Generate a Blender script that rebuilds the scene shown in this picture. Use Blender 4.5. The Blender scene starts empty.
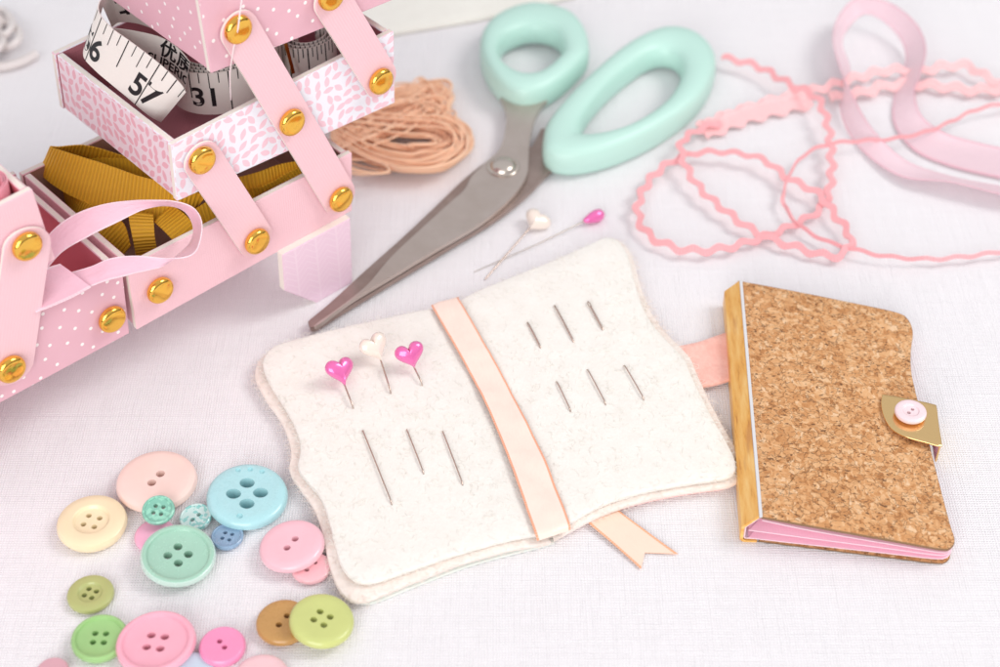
import bpy, bmesh, math, random
from mathutils import Vector, Matrix, noise as mnoise
R = math.radians
random.seed(7)
S = bpy.context.scene
COL = S.collection
CM = 0.01                                   # everything below is written in centimetres

# ------------------------------------------------------------------ camera
PITCH, DIST, LENS = 43.0, 50.0, 60.0
_t = R(PITCH)
FW = Vector((0, math.cos(_t), -math.sin(_t))); RT = Vector((1, 0, 0)); UP = RT.cross(FW)
CAM = -DIST * FW
cd = bpy.data.cameras.new("camera"); co = bpy.data.objects.new("camera", cd); COL.objects.link(co)
co.location = CAM * CM; co.rotation_euler = (R(90 - PITCH), 0, 0)
cd.lens = LENS; cd.sensor_width = 36; cd.sensor_fit = 'HORIZONTAL'
cd.clip_start = 0.01; cd.clip_end = 50
cd.dof.use_dof = True; cd.dof.focus_distance = 0.458; cd.dof.aperture_fstop = 10.5
S.camera = co
S.view_settings.view_transform = 'Standard'; S.view_settings.look = 'None'
S.view_settings.exposure = 0.08; S.view_settings.gamma = 1.0

# ------------------------------------------------------------------ world (a bright room) and lamps
W = bpy.data.worlds.new("World"); S.world = W; W.use_nodes = True
wn = W.node_tree.nodes; wl = W.node_tree.links
bg = wn['Background']
tc = wn.new('ShaderNodeTexCoord'); sx = wn.new('ShaderNodeSeparateXYZ'); rp = wn.new('ShaderNodeValToRGB')
wl.new(tc.outputs['Generated'], sx.inputs[0]); wl.new(sx.outputs['Z'], rp.inputs[0]); wl.new(rp.outputs[0], bg.inputs[0])
e = rp.color_ramp.elements
e[0].position = 0.06; e[0].color = (.16, .15, .15, 1)
e[1].position = 0.95; e[1].color = (.95, .96, 1.0, 1)
x = e.new(0.17); x.color = (.62, .61, .63, 1)
x = e.new(0.5); x.color = (.88, .88, .92, 1)
bg.inputs[1].default_value = 0.69

def area(name, loc, target, size, power, col):
    l = bpy.data.lights.new(name, 'AREA'); l.shape = 'SQUARE'; l.size = size * CM; l.energy = power; l.color = col
    o = bpy.data.objects.new(name, l); COL.objects.link(o); o.location = Vector(loc) * CM
    o.rotation_euler = (Vector(target) - Vector(loc)).to_track_quat('-Z', 'Y').to_euler()
area("window_light", (100, 12, 112), (0, 18, 0), 58, 8.2, (1, .985, .96))
area("front_fill_light", (-42, -190, 92), (-4, 5, 3), 150, 28.5, (1, .99, .985))

# ------------------------------------------------------------------ helpers: pixels of the photograph -> table points
F_ = 1000 * LENS / 36
def ray(x, y): return FW + RT * ((x - 500) / F_) + UP * ((333.5 - y) / F_)
def at(x, y, z=0.0):
    d = ray(x, y); return CAM + d * ((z - CAM.z) / d.z)
def ats(pts, z=None): return [at(p[0], p[1], p[2] if z is None else z) for p in pts]

def cat(pts, n=6, closed=False):
    """Catmull-Rom through points (Vectors)."""
    P = [Vector(p) for p in pts]; N = len(P); out = []
    rng = range(N) if closed else range(N - 1)
    for i in rng:
        if closed: a, b, c, d = P[(i-1) % N], P[i], P[(i+1) % N], P[(i+2) % N]
        else: a, b, c, d = P[max(i-1, 0)], P[i], P[i+1], P[min(i+2, N-1)]
        for k in range(n):
            t = k / n
            out.append(.5 * ((2*b) + (c-a)*t + (2*a-5*b+4*c-d)*t*t + (3*b-a-3*c+d)*t*t*t))
    if not closed: out.append(P[-1].copy())
    return out

def resample(P, step, closed=False):
    P = list(P) + ([P[0]] if closed else [])
    L = [0]
    for a, b in zip(P, P[1:]): L.append(L[-1] + (b-a).length)
    n = max(2, int(L[-1] / step)); out = []; j = 0
    for k in range(n if closed else n + 1):
        s = L[-1] * k / n
        while j < len(L) - 2 and L[j+1] < s: j += 1
        f = (s - L[j]) / max(1e-9, L[j+1] - L[j]); out.append(P[j].lerp(P[j+1], f))
    return out

def auto_uv(bm):
    uv = bm.loops.layers.uv.verify()
    bm.normal_update()
    for f in bm.faces:
        n = f.normal
        t = Vector((1, 0, 0)) if abs(n.z) > .8 else Vector((0, 0, 1)).cross(n).normalized()
        b = n.cross(t)
        for l in f.loops: l[uv].uv = (l.vert.co.dot(t), l.vert.co.dot(b))

def tag(o, label=None, cat_=None, group=None, kind=None):
    if label: o['label'] = label
    if cat_: o['category'] = cat_
    if group: o['group'] = group
    if kind: o['kind'] = kind
    return o

def empty(name, loc, label, cat_, group=None):
    o = bpy.data.objects.new(name, None); COL.objects.link(o); o.location = Vector(loc) * CM
    o.empty_display_size = .01
    return tag(o, label, cat_, group)

def wloc(o):
    v = Vector((0, 0, 0))
    while o: v += o.location; o = o.parent
    return v

def mk(name, bm, mats, parent=None, uv=True, smooth=True, angle=35, recalc=True, local=False):
    """links bm (world centimetres, or local centimetres) as ONE mesh object"""
    if recalc: bmesh.ops.recalc_face_normals(bm, faces=bm.faces)
    if uv: auto_uv(bm)
    if parent is None and not local:
        xs = [v.co for v in bm.verts]
        org = Vector(((min(v.x for v in xs) + max(v.x for v in xs)) / 2, (min(v.y for v in xs) + max(v.y for v in xs)) / 2, min(v.z for v in xs)))
    elif local: org = Vector((0, 0, 0))
    else: org = wloc(parent) / CM
    for v in bm.verts: v.co = (v.co - org) * CM
    me = bpy.data.meshes.new(name); bm.to_mesh(me); bm.free()
    for m in (mats if isinstance(mats, (list, tuple)) else [mats]): me.materials.append(m)
    if smooth:
        me.shade_smooth(); me.set_sharp_from_angle(angle=R(angle))
    o = bpy.data.objects.new(name, me); COL.objects.link(o)
    if parent: o.parent = parent
    elif not local: o.location = org * CM
    return o

def slab(bm, out, th, rnd=.03, rings=7, zf=None, mi=0, mside=None, und=0):
    """closed slab whose top follows the closed outline `out` (3-D points), thickness th downwards, softened rim"""
    n = len(out); c = sum(out, Vector()) / n
    mr = sum((p - c).length for p in out) / n; e_ = rnd / mr
    prof = [(1 - e_, -th), (1 - .3*e_, -th + .3*rnd), (1, -th + rnd), (1, -rnd), (1 - .3*e_, -.3*rnd), (1 - e_, 0)]
    for k in range(1, rings): prof.append(((1 - e_) * (1 - k / rings), 0))
    R_ = []
    for s, dz in prof:
        row = []
        for p in out:
            q = c + (p - c) * s; q.z += dz + (zf(q) if zf else 0)
            row.append(bm.verts.new(q))
        R_.append(row)
    for k in range(len(R_) - 1):
        for i in range(n):
            f = bm.faces.new((R_[k][i], R_[k][(i+1) % n], R_[k+1][(i+1) % n], R_[k+1][i]))
            f.material_index = mside if (mside is not None and k < 5) else mi
    t = c.copy(); t.z += zf(c) if zf else 0
    tv = bm.verts.new(t)
    for i in range(n): bm.faces.new((R_[-1][i], R_[-1][(i+1) % n], tv)).material_index = mi
    f = bm.faces.new(R_[0][::-1]); f.material_index = mi if mside is None else mside

def tube(bm, pts, r, seg=8, cap=True, closed=False):
    P = pts; n = len(P); rows = []
    rr = r if callable(r) else (lambda t: r)
    prev = None
    for i, p in enumerate(P):
        a = P[(i-1) % n] if (closed or i > 0) else p; b = P[(i+1) % n] if (closed or i < n-1) else p
        t = (b - a).normalized()
        if prev is None:
            s = t.cross(Vector((0, 0, 1)));
            if s.length < .1: s = t.cross(Vector((0, 1, 0)))
        else: s = prev - t * prev.dot(t)
        s.normalize(); prev = s; q = t.cross(s)
        rad = rr(i / max(1, n-1))
        rows.append([bm.verts.new(p + (s*math.cos(2*math.pi*k/seg) + q*math.sin(2*math.pi*k/seg)) * rad) for k in range(seg)])
    m = n if closed else n - 1
    for i in range(m):
        A, B = rows[i], rows[(i+1) % n]
        for k in range(seg): bm.faces.new((A[k], A[(k+1) % seg], B[(k+1) % seg], B[k]))
    if cap and not closed:
        bm.faces.new(rows[0][::-1]); bm.faces.new(rows[-1])

def lathe(bm, prof, seg=48, sx=1, sy=1):
    rows = []
    for r, z in prof:
        if r < 1e-6: rows.append([bm.verts.new((0, 0, z))])
        else: rows.append([bm.verts.new((r*sx*math.cos(2*math.pi*k/seg), r*sy*math.sin(2*math.pi*k/seg), z)) for k in range(seg)])
    for A, B in zip(rows, rows[1:]):
        for k in range(seg):
            j = (k+1) % seg
            if len(A) == 1 and len(B) == 1: continue
            if len(A) == 1: bm.faces.new((A[0], B[j], B[k]))
            elif len(B) == 1: bm.faces.new((A[k], A[j], B[0]))
            else: bm.faces.new((A[k], A[j], B[j], B[k]))

def strip(bm, A, B, th=.02, n=8, cols=4, wav=None, smooth=True, v0=0.0, vs_=1.0, pk=0.0):
    """ribbon between two rails (3-D points), closed with thickness; UV u = length, v = across (cm)"""
    uvl = bm.loops.layers.uv.verify()
    if smooth: A = cat(A, n); B = cat(B, n)
    N = len(A); grid = []; us = [0.0]
    for i in range(1, N): us.append(us[-1] + (((A[i]+B[i]) - (A[i-1]+B[i-1])) * .5).length)
    for i in range(N):
        off = wav(us[i]) if wav else 0
        d = (B[i] - A[i]); w = d.length
        grid.append([A[i] + d * (k / cols) + d.normalized() * off for k in range(cols + 1)])
    top, bot = [], []
    for i in range(N):
        rt, rb = [], []
        for k in range(cols + 1):
            du = grid[min(i+1, N-1)][k] - grid[max(i-1, 0)][k]; dv = grid[i][min(k+1, cols)] - grid[i][max(k-1, 0)]
            nn = du.cross(dv).normalized(); o_ = nn * (pk * (mnoise.noise(Vector((us[i]*.8, k/cols*1.1, v0*9 + 3.3))) * 1.2 + .5*mnoise.noise(Vector((us[i]*2.2, k/cols*2.6, 7))))) if pk else Vector()
            nn = nn * th * .5
            rt.append(bm.verts.new(grid[i][k] + o_ + nn)); rb.append(bm.verts.new(grid[i][k] + o_ - nn))
        top.append(rt); bot.append(rb)
    def face(vs, uvs):
        f = bm.faces.new(vs)
        for l, q in zip(f.loops, uvs): l[uvl].uv = q
    wid = [(B[i] - A[i]).length for i in range(N)]; wid0 = max(wid)
    for i in range(N-1):
        for k in range(cols):
            q = [(us[i], v0 + vs_*k/cols), (us[i], v0 + vs_*(k+1)/cols), (us[i+1], v0 + vs_*(k+1)/cols), (us[i+1], v0 + vs_*k/cols)]
            face((top[i][k], top[i][k+1], top[i+1][k+1], top[i+1][k]), q)
            face((bot[i][k], bot[i+1][k], bot[i+1][k+1], bot[i][k+1]), [q[0], q[3], q[2], q[1]])
        for k in (0, cols):
            v = v0 + vs_*k/cols
            face((top[i][k], top[i+1][k], bot[i+1][k], bot[i][k]), [(us[i], v), (us[i+1], v), (us[i+1], v), (us[i], v)])
    for i in (0, N-1):
        for k in range(cols): face((top[i][k], top[i][k+1], bot[i][k+1], bot[i][k]), [(us[i], 0)]*4)

def ribbon_rails(A, B, zz=None):
    return ats(A), ats(B)

# ------------------------------------------------------------------ materials
class M:
    def __init__(s, name, col=(.8, .8, .8), rough=.5, **kw):
        s.m = bpy.data.materials.new(name); s.m.use_nodes = True; s.nt = s.m.node_tree
        s.b = s.nt.nodes['Principled BSDF']; s.set('Base Color', col); s.set('Roughness', rough)
        for k, v in kw.items(): s.set(k.replace('_', ' '), v)
    def set(s, k, v):
        i = s.b.inputs[k]
        if hasattr(v, 'node'): s.nt.links.new(v, i)
        elif isinstance(v, (tuple, list)): i.default_value = (*v, 1) if len(v) == 3 else v
        else: i.default_value = v
    def n(s, typ, ins=None, out=0, **props):
        nd = s.nt.nodes.new('ShaderNode' + typ)
        for k, v in props.items(): setattr(nd, k, v)
        for k, v in (ins or {}).items():
            i = nd.inputs[k]
            if hasattr(v, 'node'): s.nt.links.new(v, i)
            elif isinstance(v, (tuple, list)) and len(v) == 3 and i.type == 'RGBA': i.default_value = (*v, 1)
            else: i.default_value = v
        return nd.outputs[out]
    def uv(s, sc=(1, 1, 1), rot=(0, 0, 0), loc=(0, 0, 0)):
        t = s.n('TexCoord', out='UV'); return s.n('Mapping', {'Vector': t, 'Scale': sc, 'Rotation': rot, 'Location': loc})
    def ob(s, sc=(1, 1, 1), rot=(0, 0, 0)):
        t = s.n('TexCoord', out='Object'); return s.n('Mapping', {'Vector': t, 'Scale': tuple(100*q for q in sc), 'Rotation': rot})
    def noise(s, v, scale, detail=3, rough=.55, out=0): return s.n('TexNoise', {'Vector': v, 'Scale': scale, 'Detail': detail, 'Roughness': rough}, out)
    def ramp(s, f, stops):
        o = s.n('ValToRGB', {'Fac': f}); r = o.node.color_ramp
        r.elements[0].position = stops[0][0]; r.elements[0].color = (*stops[0][1], 1)
        r.elements[1].position = stops[-1][0]; r.elements[1].color = (*stops[-1][1], 1)
        for p, c in stops[1:-1]: r.elements.new(p).color = (*c, 1)
        return o
    def mix(s, f, a, b, bt='MIX'):
        nd = s.nt.nodes.new('ShaderNodeMix'); nd.data_type = 'RGBA'; nd.blend_type = bt
        for i, v in ((0, f), (6, a), (7, b)):
            if hasattr(v, 'node'): s.nt.links.new(v, nd.inputs[i])
            elif isinstance(v, (tuple, list)): nd.inputs[i].default_value = (*v, 1)
            else: nd.inputs[i].default_value = v
        return nd.outputs[2]
    def math(s, op, a, b=0.0, c=None):
        nd = s.nt.nodes.new('ShaderNodeMath'); nd.operation = op
        for i, v in enumerate([a, b] + ([c] if c is not None else [])):
            if hasattr(v, 'node'): s.nt.links.new(v, nd.inputs[i])
            else: nd.inputs[i].default_value = v
        return nd.outputs[0]
    def bump(s, h, strength=.3, dist=.01):
        s.set('Normal', s.n('Bump', {'Height': h, 'Strength': strength, 'Distance': dist * CM}))
        return s

def hexc(h):
    v = [int(h[i:i+2], 16) / 255 for i in (0, 2, 4)]
    return tuple(q / 12.92 if q <= .04045 else ((q + .055) / 1.055) ** 2.4 for q in v)

def weave(m, sc=9.0):
    v = m.ob(); warp = m.noise(v, 1.1, 3)
    vv = m.n('VectorMath', {0: v, 1: m.n('VectorMath', {0: m.noise(v, 2.5, 2, out=1), 'Scale': .06}, operation='SCALE')}, operation='ADD')
    a = m.n('TexWave', {'Vector': vv, 'Scale': sc / 2.1, 'Distortion': .9, 'Detail': 2, 'Detail Scale': 2}, 1, bands_direction='X')
    b = m.n('TexWave', {'Vector': vv, 'Scale': sc / 2.35, 'Distortion': .9, 'Detail': 2, 'Detail Scale': 2}, 1, bands_direction='Y')
    sl = m.noise(m.ob((.35, 7, 1)), 1.2, 3); sl2 = m.noise(m.ob((7, .35, 1)), 1.2, 3)
    h = m.math('ADD', m.math('MULTIPLY', a, b), m.math('ADD', m.math('MULTIPLY', sl, 1.0), m.math('MULTIPLY', sl2, 1.6)))
    return h, m.math('MULTIPLY', a, b)

MAT = {}
m = M('linen_cloth', rough=.95, Sheen_Weight=.15)
h, ab = weave(m, 9.0)
m.set('Base Color', m.mix(m.ramp(ab, [(.02, (0, 0, 0)), (.45, (1, 1, 1))]), hexc('efebee'), m.mix(m.ramp(m.noise(m.ob((.35, 6, 1)), 1.2, 3), [(.4, (0, 0, 0)), (.68, (1, 1, 1))]), hexc('f8f5f6'), hexc('fcfafb'))))
h = m.math('ADD', h, m.math('MULTIPLY', m.noise(m.ob(), .13, 2), 9.0))
crs = m.math('ABSOLUTE', m.math('SUBTRACT', m.noise(m.ob((.03, .5, 1), (0, 0, .03)), .5, 1), .5))
h = m.math('ADD', h, m.math('MULTIPLY', m.ramp(crs, [(.0, (1, 1, 1)), (.010, (0, 0, 0))]), .3))
m.bump(h, .75, .03); MAT['cloth'] = m.m

def felt(name, c1, c2):
    m = M(name, rough=1.0, Sheen_Weight=.35, Sheen_Roughness=.6)
    v = m.ob(); f = m.noise(v, 9, 6, .75); g = m.noise(v, 1.6, 4, .6)
    w = m.n('VectorMath', {0: v, 1: m.n('VectorMath', {0: m.noise(v, 4, 3, out=1), 'Scale': .5}, operation='SCALE')}, operation='ADD')
    fib = m.n('TexVoronoi', {'Vector': w, 'Scale': 9.0}, 0, feature='DISTANCE_TO_EDGE')
    m.set('Base Color', m.mix(m.ramp(m.math('ADD', m.math('MULTIPLY', f, .55), m.math('MULTIPLY', g, .45)), [(.4, (0, 0, 0)), (.62, (1, 1, 1))]), c1, c2))
    m.bump(m.math('ADD', m.math('ADD', m.math('MULTIPLY', f, 1.4), m.math('MULTIPLY', g, 1.3)), m.math('MULTIPLY', fib, .4)), .30, .05)
    return m.m
MAT['felt'] = felt('cream_felt', hexc('eee9e1'), hexc('f4f1ea'))
MAT['blush_felt'] = felt('bounce_tinted_felt', hexc('f0e1d7'), hexc('f7ede5'))  # pink reflected from the cover is put into this felt's colour
MAT['peach_felt'] = felt('peach_felt', hexc('f0b0a2'), hexc('fac8bb'))
MAT['cream_sheet'] = felt('cream_sheet_felt', hexc('f1ede4'), hexc('f6f3ea'))

def satin(name, c, ce=None, w=.9, rough=.38, ribs=0, tw=0):
    """woven ribbon; UV in cm: fine cross threads, optional selvedge colour at both edges"""
    m = M(name, c, rough, Sheen_Weight=.2)
    uv = m.uv(); sp = m.n('SeparateXYZ', {0: uv}); 
    v_ = sp.node.outputs[1]; u_ = sp.node.outputs[0]
    if ribs:
        hw = m.n('TexWave', {'Vector': uv, 'Scale': ribs / 3.1416 / 2 * 3.1416, 'Distortion': .25, 'Detail': 1}, 1, bands_direction='X')
        m.bump(hw, .8, .03)
        m.set('Base Color', m.mix(hw, tuple(q * .82 for q in c), tuple(min(1, q * 1.08) for q in c)))
    else:
        hw = m.n('TexWave', {'Vector': m.uv(rot=(0, 0, .5)), 'Scale': 9, 'Distortion': 1, 'Detail': 1}, 1)
        g = m.noise(m.uv((1, 2.2, 1)), 1.3, 3)
        m.bump(m.math('ADD', m.math('MULTIPLY', hw, .12), m.math('MULTIPLY', g, 2.5)), .4, .05)
    if ce:
        d = m.math('ABSOLUTE', m.math('SUBTRACT', m.math('DIVIDE', v_, w), .5))
        st = m.n('TexWave', {'Vector': uv, 'Scale': 4.5}, 1, bands_direction='X')
        edge = m.math('GREATER_THAN', d, .44)
        m.set('Base Color', m.mix(edge, c, m.mix(m.math('MULTIPLY', st, .35), ce, c)))
    return m.m
MAT['peach_satin'] = satin('peach_satin', hexc('fde4d6'), hexc('ee9a70'), 1.0, .24)
MAT['peach_tail'] = satin('peach_tail_satin', hexc('fcdcc8'), hexc('eda679'), 1.0, .26)
MAT['pink_satin'] = satin('pale_pink_satin', hexc('f5c3d3'), hexc('f8dce4'), 1.0, .3)
MAT['sheer'] = satin('soft_pink_ribbon', hexc('fbdfe7'), hexc('f8c0ce'), 1.0, .4)
MAT['sheer'].node_tree.nodes['Principled BSDF'].inputs['Alpha'].default_value = .68
MAT['coral_satin'] = satin('coral_satin', hexc('f29cab'), None, .8, .25)
MAT['mustard'] = satin('mustard_grosgrain', hexc('fdbe30'), None, 1.0, .6, ribs=5.4)
MAT['mustard'].node_tree.nodes['Principled BSDF'].inputs['Sheen Weight'].default_value = 0
def trim(name, c):
    m = M(name, c, .8, Sheen_Weight=.2)
    hw = m.n('TexWave', {'Vector': m.uv(), 'Scale': 3.2, 'Distortion': 1.5, 'Detail': 2}, 1)
    m.bump(m.math('ADD', m.math('MULTIPLY', hw, 1.6), m.noise(m.ob(), 14, 4)), .4, .03); m.set('Base Color', m.mix(m.math('MULTIPLY', hw, m.noise(m.ob(), 4, 3)), tuple(q*1.0 for q in c), tuple(min(1, q*1.3) for q in c)))
    return m.m
MAT['rick'] = trim('coral_rickrack', hexc('f3a7ab'))
MAT['rick_pale'] = trim('pale_rickrack', hexc('f8bfc0'))

def paper(name, c, rough=.7, tex=.12):
    m = M(name, c, rough); h, _ = weave(m, 16.0) if False else (m.noise(m.ob((1, 1, 1)), 14, 4), 0)
    lin = m.n('TexWave', {'Vector': m.uv(), 'Scale': 4.2, 'Distortion': 2.0, 'Detail': 2}, 1, bands_direction='X')
    lin2 = m.n('TexWave', {'Vector': m.uv(), 'Scale': 4.2, 'Distortion': 2.0, 'Detail': 2}, 1, bands_direction='Y')
    m.bump(m.math('ADD', h, m.math('MULTIPLY', m.math('ADD', lin, lin2), .4)), tex * 1.6, .03); return m.m
MAT['pink_paper'] = paper('pink_linen_paper', hexc('f2c5cd'))
MAT['core'] = paper('cream_board_core', hexc('efe6dc'), .9)
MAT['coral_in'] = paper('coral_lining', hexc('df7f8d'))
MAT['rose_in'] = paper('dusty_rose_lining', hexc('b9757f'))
MAT['brown_in'] = paper('shaded_lining', hexc('a58072'))  # shade inside the low tray is put into this brown lining colour
def strapmat():
    m = M('pink_strap_card', hexc('f3c2cc'), .75)
    lin = m.n('TexWave', {'Vector': m.uv(), 'Scale': 3.6, 'Distortion': 1.2, 'Detail': 1}, 1, bands_direction='X')
    lin2 = m.n('TexWave', {'Vector': m.uv(), 'Scale': 5, 'Distortion': 2, 'Detail': 1}, 1, bands_direction='Y')
    m.set('Base Color', m.mix(lin, hexc('f1c6cd'), hexc('f3c9d0')))
    m.bump(m.math('ADD', lin, m.math('MULTIPLY', lin2, .9)), .10, .02); return m.m
MAT['strap'] = strapmat()
def polka():
    m = M('polka_dot_paper', rough=.55)
    v = m.uv((1, 1, 1), (0, 0, R(33)))
    d = m.n('TexVoronoi', {'Vector': v, 'Scale': 1.95, 'Randomness': .42}, 0, voronoi_dimensions='2D')
    f = m.math('LESS_THAN', d, .105)
    base = m.mix(m.noise(m.ob(), 1.0, 3), hexc('e4b0bd'), hexc('e9bac6'))
    m.set('Base Color', m.mix(f, base, hexc('fdf6f4')))
    m.bump(m.noise(m.ob(), 16, 3), .12, .02); return m.m
MAT['polka'] = polka()
def leaf(name, bgc, lc, sc=3.0, a=.57, b=.27):
    m = M(name, rough=.55)
    fs = []
    for off in (0.0,):
        v = m.uv((1, 1, 1), (0, 0, off), (off, off * 1.7, 0))
        pos = m.n('TexVoronoi', {'Vector': v, 'Scale': sc, 'Randomness': .38}, 2, voronoi_dimensions='2D')
        colr = pos.node.outputs[1]
        d = m.n('VectorMath', {0: v, 1: pos}, operation='SUBTRACT')
        d = m.n('VectorMath', {0: d, 'Scale': sc}, operation='SCALE')
        ang = m.math('MULTIPLY', m.n('SeparateXYZ', {0: colr}), 6.28)
        d = m.n('VectorRotate', {'Vector': d, 'Angle': ang}, rotation_type='Z_AXIS')
        sp = m.n('SeparateXYZ', {0: d})
        xx = m.math('DIVIDE', sp, a); yy = m.math('DIVIDE', m.math('ABSOLUTE', sp.node.outputs[1]), b)
        fs.append((m.math('ADD', m.math('MULTIPLY', xx, xx), yy)))
    f = m.math('LESS_THAN', fs[0], 1.0)
    m.set('Base Color', m.mix(f, bgc, lc)); m.bump(m.noise(m.ob(), 16, 3), .12, .02)
    return m.m
MAT['leaf'] = leaf('leaf_print_paper', hexc('efedf5'), hexc('f3cad6'))
MAT['leaf_side'] = leaf('leaf_print_paper_shaded', hexc('f0dfe6'), hexc('eab4c0'), 3.0, .57, .285)  # same print, darker and pinker: the side face's shade is put in its colour
def herring():
    m = M('herringbone_paper', rough=.6)
    v = m.uv(); s = m.n('SeparateXYZ', {0: v}); X = s; Y = s.node.outputs[1]
    tri = m.math('PINGPONG', X, .38)
    k = m.math('FRACT', m.math('MULTIPLY', m.math('SUBTRACT', Y, m.math('MULTIPLY', tri, .9)), 4.2))
    k2 = m.math('LESS_THAN', tri, .03)
    f = m.math('MAXIMUM', m.math('LESS_THAN', k, .16), k2)
    m.set('Base Color', m.mix(f, hexc('edcfdf'), hexc('f1d7e4'))); return m.m
MAT['herring'] = herring()
def gold(name, c, rough=.13, bm_=.0):
    m = M(name, c, rough, Metallic=1.0)
    m.bump(m.noise(m.ob(), 6, 3), .05, .02); return m.m
MAT['brass'] = gold('polished_brass', hexc('f7c258'), .13)
MAT['goldfoil'] = gold('gold_foil', hexc('f5cf92'), .17)
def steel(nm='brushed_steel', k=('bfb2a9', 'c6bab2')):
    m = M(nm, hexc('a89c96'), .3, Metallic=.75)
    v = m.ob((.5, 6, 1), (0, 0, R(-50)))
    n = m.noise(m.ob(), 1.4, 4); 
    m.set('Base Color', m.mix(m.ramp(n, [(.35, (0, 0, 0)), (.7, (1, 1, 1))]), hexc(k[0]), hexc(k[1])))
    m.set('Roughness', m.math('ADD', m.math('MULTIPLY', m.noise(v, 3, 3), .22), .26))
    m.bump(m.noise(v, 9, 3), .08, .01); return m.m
MAT['steel'] = steel(); MAT['steel_dark'] = steel('shade_toned_steel', ('9c8880', 'ab9890'))  # lower blade's darker copy: the bevel strip's shade is put into the colour
MAT['needle'] = M('needle_steel', hexc('c9b5a9'), .2, Metallic=.85).m
MAT['screw'] = M('nickel_screw', hexc('d8cdc2'), .22, Metallic=1.0).m
m = M('mint_rubber', hexc('c0e4d8'), .42, Subsurface_Weight=.1); m.b.inputs['Subsurface Radius'].default_value = (.002, .002, .002)
m.bump(m.noise(m.ob(), 5, 3), .05, .02); MAT['mint'] = m.m
def cork():
    m = M('cork_sheet', rough=.75)
    v = m.ob()
    w = m.n('VectorMath', {0: v, 1: m.n('VectorMath', {0: m.noise(v, 3.2, 3, out=1), 'Scale': .38}, operation='SCALE')}, operation='ADD')
    w2 = m.n('Mapping', {'Vector': w, 'Scale': (1, 1.9, 1), 'Rotation': (0, 0, .5)})
    w3 = m.n('Mapping', {'Vector': w, 'Scale': (1.9, 1, 1), 'Rotation': (0, 0, -.3)})
    c1 = m.n('TexVoronoi', {'Vector': w2, 'Scale': 3.7}, 1); c2 = m.n('TexVoronoi', {'Vector': w3, 'Scale': 6.0}, 1)
    e1 = m.n('TexVoronoi', {'Vector': w2, 'Scale': 3.7}, 0, feature='DISTANCE_TO_EDGE')
    k1 = m.n('SeparateXYZ', {0: c1}); k2 = m.n('SeparateXYZ', {0: c2})
    k = m.math('ADD', m.math('MULTIPLY', k1, .4), m.math('MULTIPLY', k2, .6))
    fine = m.noise(v, 11, 5, .7)
    k = m.math('ADD', m.math('MULTIPLY', k, .75), m.math('MULTIPLY', fine, .4))
    base = m.ramp(k, [(.2, hexc('a86f3e')), (.34, hexc('c48853')), (.52, hexc('d49b66')), (.74, hexc('e2b07e')), (.93, hexc('eac49c'))])
    speck = m.ramp(m.noise(m.ob((1, 1.6, 1), (0, 0, .7)), 7.5, 3, .5), [(.33, (1, 1, 1)), (.375, (0, 0, 0))])
    crack = m.math('MULTIPLY', m.math('LESS_THAN', e1, .034), m.math('GREATER_THAN', m.noise(v, 2.2, 2), .40))
    dk = m.math('MAXIMUM', m.math('MULTIPLY', speck, .9), m.math('MULTIPLY', crack, .6))
    m.set('Base Color', m.mix(dk, base, hexc('6a4528')))
    m.bump(m.math('SUBTRACT', m.math('ADD', m.math('MULTIPLY', k, .5), fine), dk), .45, .03); return m.m
MAT['cork'] = cork()
def wood():
    m = M('golden_wood_foil', rough=.38)
    n = m.noise(m.ob((4, .6, 4)), 1.3, 5, .65)
    n2 = m.noise(m.ob((2.4, .35, 1.5)), .9, 4)
    c = m.ramp(n, [(.3, hexc('cf8a40')), (.42, hexc('efb359')), (.6, hexc('f7c878')), (.75, hexc('fad794'))])
    m.set('Base Color', m.mix(m.ramp(n2, [(.56, (0, 0, 0)), (.66, (1, 1, 1))]), c, hexc('d89a55')))
    m.bump(n, .1, .02); return m.m
MAT['wood'] = wood()
MAT['pink_page'] = paper('pink_page_paper', hexc('fbc0d3'), .6, .05)
MAT['page_edge'] = paper('page_edge_paper', hexc('f8dce4'), .8, .05)
MAT['cover_edge'] = paper('brown_board_edge', hexc('8a6a4c'), .8, .1)
MAT['silver'] = M('silver_white_edge', hexc('dcdcde'), .4).m
MAT['mint_cover'] = paper('pale_mint_cover_cloth', hexc('e6ebe4'))
MAT['pink_cover'] = paper('blush_cover_cloth', hexc('f6cdc9'))
MAT['tape'] = paper('white_tape_vinyl', hexc('efe9e2'), .4, .05)
MAT['ink'] = M('black_ink', (.012, .012, .014), .5).m
m = M('apricot_thread', hexc('ffcba8'), .6, Sheen_Weight=.2, Subsurface_Weight=.15); m.b.inputs['Subsurface Radius'].default_value = (.005, .003, .002); m.b.inputs['Subsurface Scale'].default_value = .6; MAT['thread'] = m.m
MAT['white_thread'] = M('white_thread', hexc('f4e3e4'), .6).m
MAT['grey_cord'] = M('grey_beige_cord', hexc('e4dcd9'), .8).m
MAT['pale_cord'] = M('pale_grey_cord', hexc('d2ccd0'), .8).m

# ------------------------------------------------------------------ setting: the cloth-covered table
bm = bmesh.new()
vs = [bm.verts.new(p) for p in ((-150, -120, 0), (150, -120, 0), (150, 260, 0), (-150, 260, 0))]; bm.faces.new(vs)
o = mk('table_cloth', bm, MAT['cloth'], smooth=False); tag(o, kind='structure')

# ------------------------------------------------------------------ the sewing box
Z0 = 2.4
BA = at(137, 330, Z0); BB = at(353, 213, Z0)
BU = (BB - BA).normalized(); BN = Vector((-BU.y, BU.x, 0))          # along the front, and into the box
def bx(u, z, d=0.0): return Vector((BA.x, BA.y, 0)) + BU * u + BN * d + Vector((0, 0, z))
def onfront(x, y, d=0.0):
    r = ray(x, y); p0 = bx(0, 0, d); k = ((p0 - CAM).dot(BN)) / r.dot(BN); q = CAM + r * k
    return ((q - BA).dot(BU), q.z)

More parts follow.
